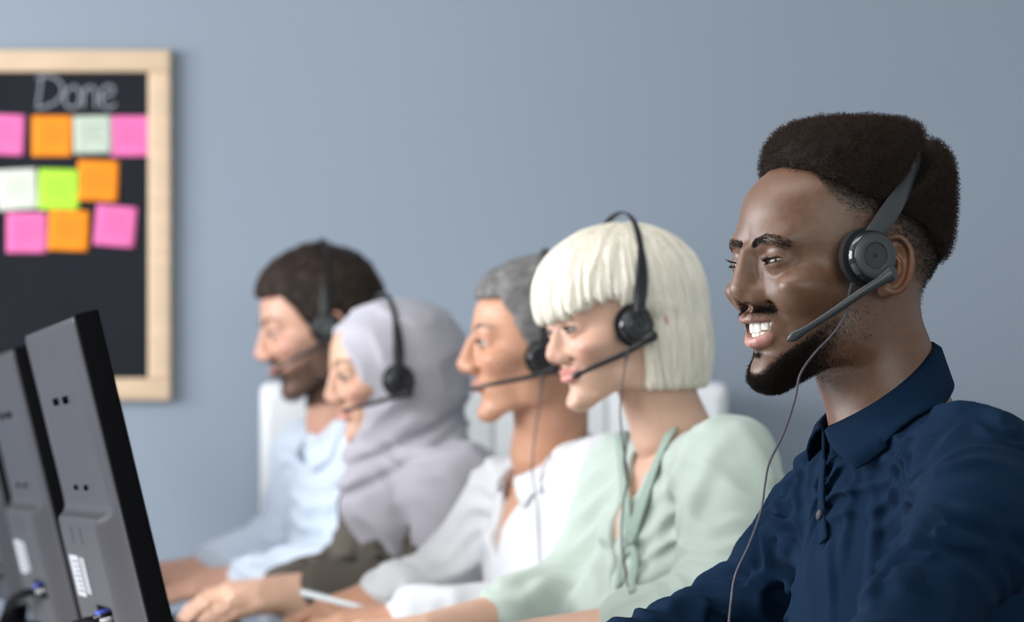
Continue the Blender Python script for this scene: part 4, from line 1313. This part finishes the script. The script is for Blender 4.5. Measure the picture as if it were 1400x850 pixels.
mesh_obj('jacket', Vs, Qs, M_TAUPE, woman4, True, keep_world=True)
HS4 = dict(cup=(.012, .102, -.006), crown=(-.010, 0, .142), band_y=.105)
headset(h4, 'black headset worn over the grey hijab', boom=[(.002, .116, -.028), (.040, .106, -.034), (.080, .080, -.040), (.104, .056, -.046)], body=M_HS_DARK, **HS4)

# ------------------------------------------------------------------ the bearded man in the light blue shirt
D5 = 5.85
M_SKIN5 = material('skin_rosy', (.56, .31, .22), rough=.45, spec=.4, sss=.15, bump=(700, .06, .0006), var=(50, .05), tint='tint')
M_BROWN = material('dark_brown_hair', (.035, .022, .016), rough=.6, spec=.25, var=(60, .3))
M_BLUE = material('light_blue_shirt', (.62, .69, .79), rough=.8, spec=.2, bump=(900, .15, .0006))
h5 = Head.pinned((.002, .088, .004), 445, 447, D5, R(14), R(13), 0, 1.0, nose_tip=(.115, -.020), nose_r=.011, ala=.014, bridge_r=.007, cheek=.3, lips=.8, eye_open=.0034, mz=-.052)
J5 = dict(neck=P(462, 578, 5.90), sl=P(525, 620, 5.72), sr=P(425, 625, 6.02), el=P(510, 775, 5.68), er=P(392, 745, 6.03), wl=P(338, 794, 5.74), wr=P(292, 775, 5.92), pelvis=P(525, 1010, 5.9))
def beard5(q):
    x, y, z = q[:, 0], np.abs(q[:, 1]), q[:, 2]
    e = np.interp(x, [-.01, .02, .04, .06, .09], [-.0, -.02, -.038, -.046, -.058])
    w = sstep(-.004, .008, e - z) * (x > -.02) * (z > -.125 + .0 * x)
    m = np.exp(-((z + .037) / .005) ** 2) * (y < .03) * (x > .06)
    return np.clip(np.maximum(w, m), 0, 1)
def tint5(q): return skin_tint(q, h5, lip=(1.0, .7, .72), blush=.4) * (1 - .62 * beard5(q))[:, None]
man5, T5, (V5, Q5, f5), tips5 = person('bearded man with dark brown hair in a light blue shirt', h5, J5, M_SKIN5, tint5, h=(.0022, .0045, .0024), off=-.005,
        hands=(dict(wrist=J5['wr'], M=axes((-.90, -.30, -.22), (.0, -.5, .85)) * np.array((1, -1, 1)), curl=(.36, .28, .26, .26), bend=(.32, .3, .3, .3)),
               dict(wrist=J5['wl'], M=axes((-.95, -.05, -.08), (.05, -.5, .85)), curl=(.12, .22, .36, .42), bend=(.32, .34, .36, .36))),
        hair_mat=M_BROWN, brow=dict(n=260, r=.0002, thick=.004), gaze=(1, .0, -.5))
fh5 = short_hair(front_x=.090, front_z=.078, r=(.117, .088, .106), c=(-.012, 0, .046), nape=-.05, lump=.008)
Vx, Qx = nets(fh5, (-.155, -.11, -.09), (.115, .11, .175), .0028)
hair5 = mesh_obj('hair', h5.world(Vx), Qx, M_BROWN, man5, True, keep_world=True)
flow_strands('hair_strands', fh5, Vx, Qx, 3000, h5, M_BROWN, hair5, length=.03, steps=5, crown=(-.05, 0, .13), down=.2, rad=.00035, lift=.003, jitter=.35)
p_, n_ = scatter(V5, Q5, 5000, beard5(V5))
hair('beard', h5.world(curls(p_, n_, .006, 4, .0004, .5, lean=np.array((.2, 0, -.8)))), np.array([.00016] * 3 + [.00006]), M_BROWN, man5, True)
K5 = sleeve_j(J5, .93, .93)
Vs, Qs, fs5 = garment(K5, T5, dict(arm=(.058, .056, .054, .044)), .004, .0045, .62, folds=([(470, 600), (450, 680), (440, 740)], [(430, 640), (420, 700), (400, 745)], [(300, 775), (350, 768), (400, 762)]))
shirt5 = mesh_obj('shirt', Vs, Qs, M_BLUE, man5, True, keep_world=True)
collar('collar', T5.at(.022, 0, .045), T5, fs5, M_BLUE, shirt5, rx=.060, ry=.060, h_front=-.03, h_back=.045, a0=12, a1=36, right=.12, drop=(.05, .04, .03), spread=(.02, .026, .006))
headset(h5, 'black headset on the dark haired man in light blue', cup=(.002, .090, .004), crown=(-.045, 0, .156), band_y=.093, boom=[(-.010, .103, -.012), (.032, .093, -.028), (.080, .070, -.044), (.105, .045, -.055)], body=M_HS_DARK)

# ------------------------------------------------------------------ desk, cabinet, board, notes, monitors, keyboards
UROW = np.array((-math.sin(R(14)), math.cos(R(14)), 0)); FROW = np.array((-math.cos(R(14)), -math.sin(R(14)), 0)); ZUP = np.array((0, 0, 1.0))
M_DESK = material('white_desk', (.70, .70, .70), rough=.4, spec=.4, bump=(60, .03, .001))
M_LEG = material('desk_leg_grey', (.25, .25, .26), rough=.4, metal=.6)
o0 = np.array((.38, 3.10, 0))
desk = empty('desk', o0 + FROW * .7 + UROW * 1.0)
tag(desk, 'long white desk under the monitors and the resting hands', 'desk')
A = np.stack([FROW, UROW, ZUP], 1)
MB().box(o0 + FROW * .71 + UROW * 1.05 + ZUP * .6855, (.86, 4.1, .035), A, bevel=.004).build('desk_top', M_DESK, desk, keep_world=True)
for a in (.34, 1.06):
    for b in (-.9, 1.05, 3.0):
        MB().box(o0 + FROW * a + UROW * b + ZUP * .334, (.05, .05, .668), A, bevel=.004).build('leg', M_LEG, desk, keep_world=True)

# white cabinet along the wall
M_CAB = material('cabinet_white', (.80, .81, .82), rough=.45, spec=.35)
M_CABH = material('cabinet_handle', (.45, .46, .48), rough=.3, metal=.8)
CY = 6.13
x0, x1 = P(354, 0, CY)[0], P(996, 0, CY)[0]; zt = P(0, 522, CY)[2]
cab = empty('cabinet', ((x0 + x1) / 2, CY + .14, 0))
tag(cab, 'white storage cabinet with rounded corners against the back wall', 'cabinet')
MB().box(((x0 + x1) / 2, CY + .15, (zt + .06) / 2), (x1 - x0, .28, zt - .06), bevel=.018).build('carcass', M_CAB, cab, keep_world=True)
MB().box(((x0 + x1) / 2, CY + .16, .04), (x1 - x0 - .06, .22, .08), bevel=.004).build('plinth', M_CABH, cab, keep_world=True)
wd = (x1 - x0 - .03) / 4
for i in range(4):
    c = x0 + .015 + wd * (i + .5)
    d = MB().box((c, CY + .005, (zt + .08) / 2), (wd - .005, .018, zt - .13), bevel=.003).build('door', M_CAB, cab, keep_world=True)
    hx = c + (wd / 2 - .03) * (1 if i % 2 == 0 else -1)
    MB().tube([(hx, CY - .004, .62), (hx, CY - .022, .625), (hx, CY - .022, .745), (hx, CY - .004, .75)], .004, 10).build('handle', M_CABH, d, keep_world=True)

# blackboard with a wooden frame
BY = WALL_Y - .022
M_BOARD = material('blackboard', (.0085, .010, .014), rough=.8, spec=.2, var=(6, .25), bump=(300, .1, .0005))
M_WOOD = material('pale_wood', (.63, .46, .31), rough=.55, spec=.3, var=(7, .12), aniso=(1, 1, 12), bump=(80, .1, .0005))
M_CHALK = material('white_chalk', (.27, .28, .31), rough=.95, spec=.1)
a = P(-400, 68, BY); b = P(233, 547, BY)
bl, br, bt, bb = a[0], b[0], a[2], b[2]
board = empty('blackboard', ((bl + br) / 2, WALL_Y, (bt + bb) / 2))
tag(board, 'wood framed blackboard with a chalk heading and sticky notes', 'blackboard')
fw = .043
MB().box(((bl + br) / 2, WALL_Y - .009, (bt + bb) / 2), (br - bl - .02, .016, bt - bb - .02)).build('panel', M_BOARD, board, smooth=False, keep_world=True)
for nm, c, sz in (('frame_rail', ((bl + br) / 2, BY + .008, bt - fw / 2), (br - bl, .026, fw)), ('frame_rail', ((bl + br) / 2, BY + .008, bb + fw / 2), (br - bl, .026, fw)),
                  ('frame_stile', (br - fw / 2, BY + .0082, (bt + bb) / 2), (fw, .026, bt - bb - 2 * fw)), ('frame_stile', (bl + fw / 2, BY + .0082, (bt + bb) / 2), (fw, .026, bt - bb - 2 * fw))):
    MB().box(c, sz, bevel=.004).build(nm, M_WOOD, board, keep_world=True)
YP = WALL_Y - .0175
m = MB()
for st in ([(57, 106), (54, 125), (51, 146)], [(50, 107), (64, 103), (80, 110), (86, 124), (78, 138), (62, 146), (50, 148)],
           [(100, 118), (91, 124), (88, 137), (95, 147), (106, 144), (110, 131), (104, 119), (99, 118)],
           [(115, 120), (114, 134), (113, 147)], [(114, 128), (121, 119), (129, 121), (131, 134), (131, 147)],
           [(138, 134), (149, 130), (156, 124), (151, 117), (142, 120), (137, 133), (141, 145), (151, 147), (158, 141)]):
    q = spline([P(x, y, YP) for x, y in st], 24)
    m.tube(q, .0024, 6, flat=.35, up=(0, 1, 0))
w_ = m.build('chalk_writing', M_CHALK, board, keep_world=True)

PAPER = {}
def paper(name, col):
    if name not in PAPER: PAPER[name] = material('paper_' + name, col, rough=.85, spec=.15, bump=(200, .05, .0005))
    return PAPER[name]
M_INK = material('ink', (.10, .08, .10), rough=.8)
COLS = dict(pink=(.78, .165, .40), orange=(.90, .27, .02), green=(.43, .74, .06), pale=(.50, .56, .46), cream=(.66, .68, .58))
NOTES = [('pink', (6, 184), 2, 'pink sticky note touching the first orange one of the top row'), ('orange', (72, 186), 0, 'orange sticky note in the top row, below the letter D'),
         ('pale', (127, 184), -1, 'pale grey green sticky note in the top row between orange and pink'), ('pink', (179, 186), 0, 'pink sticky note at the end of the top row by the wooden frame'),
         ('cream', (24, 259), -3, 'cream sticky note in the middle row beside the lime green one'), ('green', (81, 259), 1, 'lime green sticky note in the middle row'),
         ('orange', (134, 247), 2, 'orange sticky note ending the middle row, right of the lime green one'), ('pink', (37, 318), 0, 'pink sticky note starting the bottom row below the cream one'),
         ('orange', (94, 315), 2, 'orange sticky note in the bottom row between two pink ones'), ('pink', (158, 309), 5, 'tilted pink sticky note standing apart at the end of the bottom row')]
NOTES[0] = (*NOTES[0][:3], 'pink sticky note opening the top row, above the cream one')
NOTES[6] = (*NOTES[6][:3], 'orange sticky note ending the middle row, next to the lime green one')
for i, (c, (px, py), ang, lab) in enumerate(NOTES):
    ctr = P(px, py, YP - .0008 - .0006 * (i % 3))
    root = empty('sticky_note', ctr); tag(root, lab, 'sticky note', 'sticky notes on the blackboard')
    s_ = .0785 if c != 'pale' else .073
    n = 9; rr = R(-ang); V = []
    for layer in (0, 1):
        for iz in range(n):
            for ix in range(n):
                u, v = (ix / (n - 1) - .5) * s_, (iz / (n - 1) - .5) * s_
                lift = -.010 * max(0, .5 - iz / (n - 1)) ** 2 * (1 + .5 * math.sin(ix + i)) - .0005 * layer
                V.append((u * math.cos(rr) - v * math.sin(rr), lift, u * math.sin(rr) + v * math.cos(rr)))
    f_ = []
    for iz in range(n - 1):
        for ix in range(n - 1):
            k = iz * n + ix
            f_ += [(k, k + n, k + n + 1, k + 1), (k + n * n, k + 1 + n * n, k + n + 1 + n * n, k + n + n * n)]
    ring = [ix for ix in range(n)] + [n - 1 + n * iz for iz in range(1, n)] + [n * n - 1 - ix for ix in range(1, n)] + [n * (n - 1 - iz) for iz in range(1, n - 1)]
    f_ += [(ring[j], ring[(j + 1) % len(ring)], ring[(j + 1) % len(ring)] + n * n, ring[j] + n * n) for j in range(len(ring))]
    pp = mesh_obj('paper', V, f_, paper(c, COLS[c]), root, True)
    m = MB()
    for row in range(3):
        q = [(x, -.0016 - .010 * max(0, .5 - (.72 - row * .17)) ** 2 * 1.6, .016 - row * .013 + .0022 * math.sin(x * 620 + row * 2 + i)) for x in np.linspace(-.024, .018 + .004 * ((row + i) % 3), 26)]
        m.tube([(x * math.cos(rr) - z * math.sin(rr), y, x * math.sin(rr) + z * math.cos(rr)) for x, y, z in q], .00035, 5)
    m.build('handwriting', M_INK, pp)

# monitors seen from behind
M_BACK = material('monitor_grey_plastic', (.030, .028, .032), rough=.45, spec=.16, bump=(1800, .10, .0004))
M_BEZEL = material('monitor_black_bezel', (.003, .003, .004), rough=.7, spec=.03)
M_SCREEN = material('monitor_screen_glass', (.01, .012, .016), rough=.12, spec=.5)
M_STICK = material('sticker_white', (.34, .34, .36), rough=.5)
M_VGA = material('connector_blue', (.03, .06, .35), rough=.4)
M_SCREW = material('bright_screw', (.6, .6, .6), rough=.3, metal=1)
MW, MH = .525, .400
TA = R(14.0)
uM = np.array((-math.sin(TA), math.cos(TA), 0)); fM = np.array((-math.cos(TA), -math.sin(TA), 0))
TILT = R(13.6)
zM = ZUP * math.cos(TILT) + fM * math.sin(TILT); yM = fM * math.cos(TILT) - ZUP * math.sin(TILT)
AM = np.stack([uM, yM, zM], 1)     # columns: along the row, out of the back, up the panel
def mat4(A3, o):
    M = Matrix.Identity(4)
    for i in range(3):
        for j in range(3): M[i][j] = A3[i][j]
        M[i][3] = o[i]
    return M
def casing():
    f = Field()
    def s(p):
        x, y, z = p[:, 0], p[:, 1], p[:, 2]
        edge = rbox(np.stack([x, np.zeros_like(x), z], 1), (0, 0, MH / 2), (MW / 2 - .002, 1, MH / 2 - .002), .006)
        top = .022 + .020 * sstep(.364, .15, z) - .024 * sstep(MW / 2 - .09, MW / 2, np.abs(x)) * sstep(.37, .13, z)
        d = smax(smax(edge, y - np.maximum(top, .020), .005), -.004 - y, .002)
        hollow = rbox(p, (.05, .0245 + .03, .177 + .15), (MW / 2 + .036, .030, .15), .014)
        d = smax(d, -hollow, .007)
        port = rbox(p, (-.08, .046, .060), (.07, .014, .012), .003)
        return smax(d, -port, .002)
    f.u(s, (-MW / 2 - .01, -.01, -.01), (MW / 2 + .01, .06, MH + .01))
    return f
CV, CQ = nets(casing(), (-MW / 2 - .02, -.02, -.02), (MW / 2 + .02, .07, MH + .02), .0028)
def monitor(corner, label):
    """corner: world place of the top edge's near end."""
    o = np.asarray(corner, float) - AM @ np.array((-MW / 2, 0, MH))
    root = empty('monitor', mat=mat4(AM, o)); tag(root, label, 'monitor', 'monitors seen from behind')
    cs = mesh_obj('back_casing', CV, CQ, M_BACK, root, True)
    bz = MB().box((0, .005, MH / 2), (MW, .027, MH), bevel=.003).build('bezel', M_BEZEL, root)
    MB().box((0, -.0088, MH / 2 + .004), (MW - .034, .001, MH - .044)).build('screen', M_SCREEN, root, smooth=False)
    for z, r in ((.311, .0045), (.208, .0032)):
        for x in (-.05, .05):
            MB().lathe([(r, 0), (r, .006), (r * .8, .007), (r * .3, .0055)], (x, .0215, z), (0, 1, 0), 16).build('mount_screw', M_BEZEL if z > .2 else M_SCREW, root)
    for x in (-.03, .06):
        for k in range(4): MB().box((x, .0421, .162 - k * .005), (.006, .001, .0022)).build('vent_slot', M_BEZEL, cs, smooth=False)
    st = MB().box((.10, .0424, .104), (.085, .0012, .050)).build('rating_sticker', M_STICK, root, smooth=False)
    m = MB()
    for k in range(7): m.box((.095 - .004 * (k % 3), .0431, .122 - k * .006), (.055 - .008 * (k % 3), .0004, .0012))
    m.build('small_print', M_BEZEL, st, smooth=False)
    MB().box((.02, .0424, .106), (.05, .0012, .044)).build('service_panel', material('panel_grey', (.22, .22, .23), rough=.4) if 'panel_grey' not in bpy.data.materials else bpy.data.materials['panel_grey'], root, smooth=False)
    for x, mt in ((-.045, M_VGA), (-.10, M_BEZEL)):
        c = MB().box((x, .040, .060), (.038, .016, .013), bevel=.002).build('cable_plug', mt, root)
        for sx in (-1, 1): MB().tube([(x + sx * .021, .032, .060), (x + sx * .021, .054, .060)], .0035, 10).build('thumb_screw', M_SCREW, c)
        q = spline([(x, .048, .060), (x + .012, .060, .059), (x + .05, .066, .056), (x + .14, .072, .046), (x + .24, .075, .030)], 24)
        MB().tube(q, .0042, 10).build('cable', M_BEZEL, c)
    # neck and foot on the desk
    zf = (.741 - o[2])
    ax = AM.T
    foot = o + fM * .022; foot[2] = .704
    L = lambda w: AM.T @ (np.asarray(w, float) - o)
    MB().tube([L(o + fM * .012 + ZUP * .012), L(o + fM * .016 - ZUP * .02), L(foot + ZUP * .012)], [.020, .022, .026], 16).build('stand_neck', M_BEZEL, root)
    MB().lathe([(.108, 0), (.110, .004), (.104, .011), (.03, .016)], L(foot), L(foot + ZUP) - L(foot), 40).build('stand_foot', M_BEZEL, root)
    return root
c0 = P(124, 424, 3.60)
d0 = np.array((-math.sin(R(12.4)), math.cos(R(12.4)), 0)) * .965
monitor(c0, 'grey monitor back nearest the hands, first of the row, its black edge in view')
monitor(c0 + d0, 'grey monitor back standing behind the first, cable plugged low')
monitor(c0 + 2 * d0, 'monitor farthest along the desk, only a dark edge showing')

# keyboards under the typing hands
M_KEY = material('black_key', (.012, .012, .014), rough=.5)
def keyboard(c, ang, label):
    Ak = rot(ang)
    root = empty('keyboard', mat=mat4(Ak, c)); tag(root, label, 'keyboard', 'keyboards on the desk')
    MB().box((0, 0, .0065), (.135, .43, .012), bevel=.004).build('keyboard_case', M_BEZEL, root)
    m = MB()
    for r_ in range(5):
        for k in range(15):
            if r_ == 0 and 3 < k < 10: continue
            m.box((-.048 + r_ * .020, -.19 + k * .0185 * 1.45, .0145), (.0165, .0165 * 1.45, .006), bevel=.0015)
        if r_ == 0: m.box((-.048, -.015, .0145), (.0165, .15, .006), bevel=.0015)
    m.build('keys', M_KEY, root)
    return root
keyboard((P(262, 842, 5.80) * np.array((1, 1, 0)) + ZUP * .704), math.pi + R(14), 'black keyboard under the hands of the man in light blue')
keyboard((P(285, 862, 5.22) * np.array((1, 1, 0)) + ZUP * .704), math.pi + R(14), 'black keyboard under the hands of the woman in the hijab')
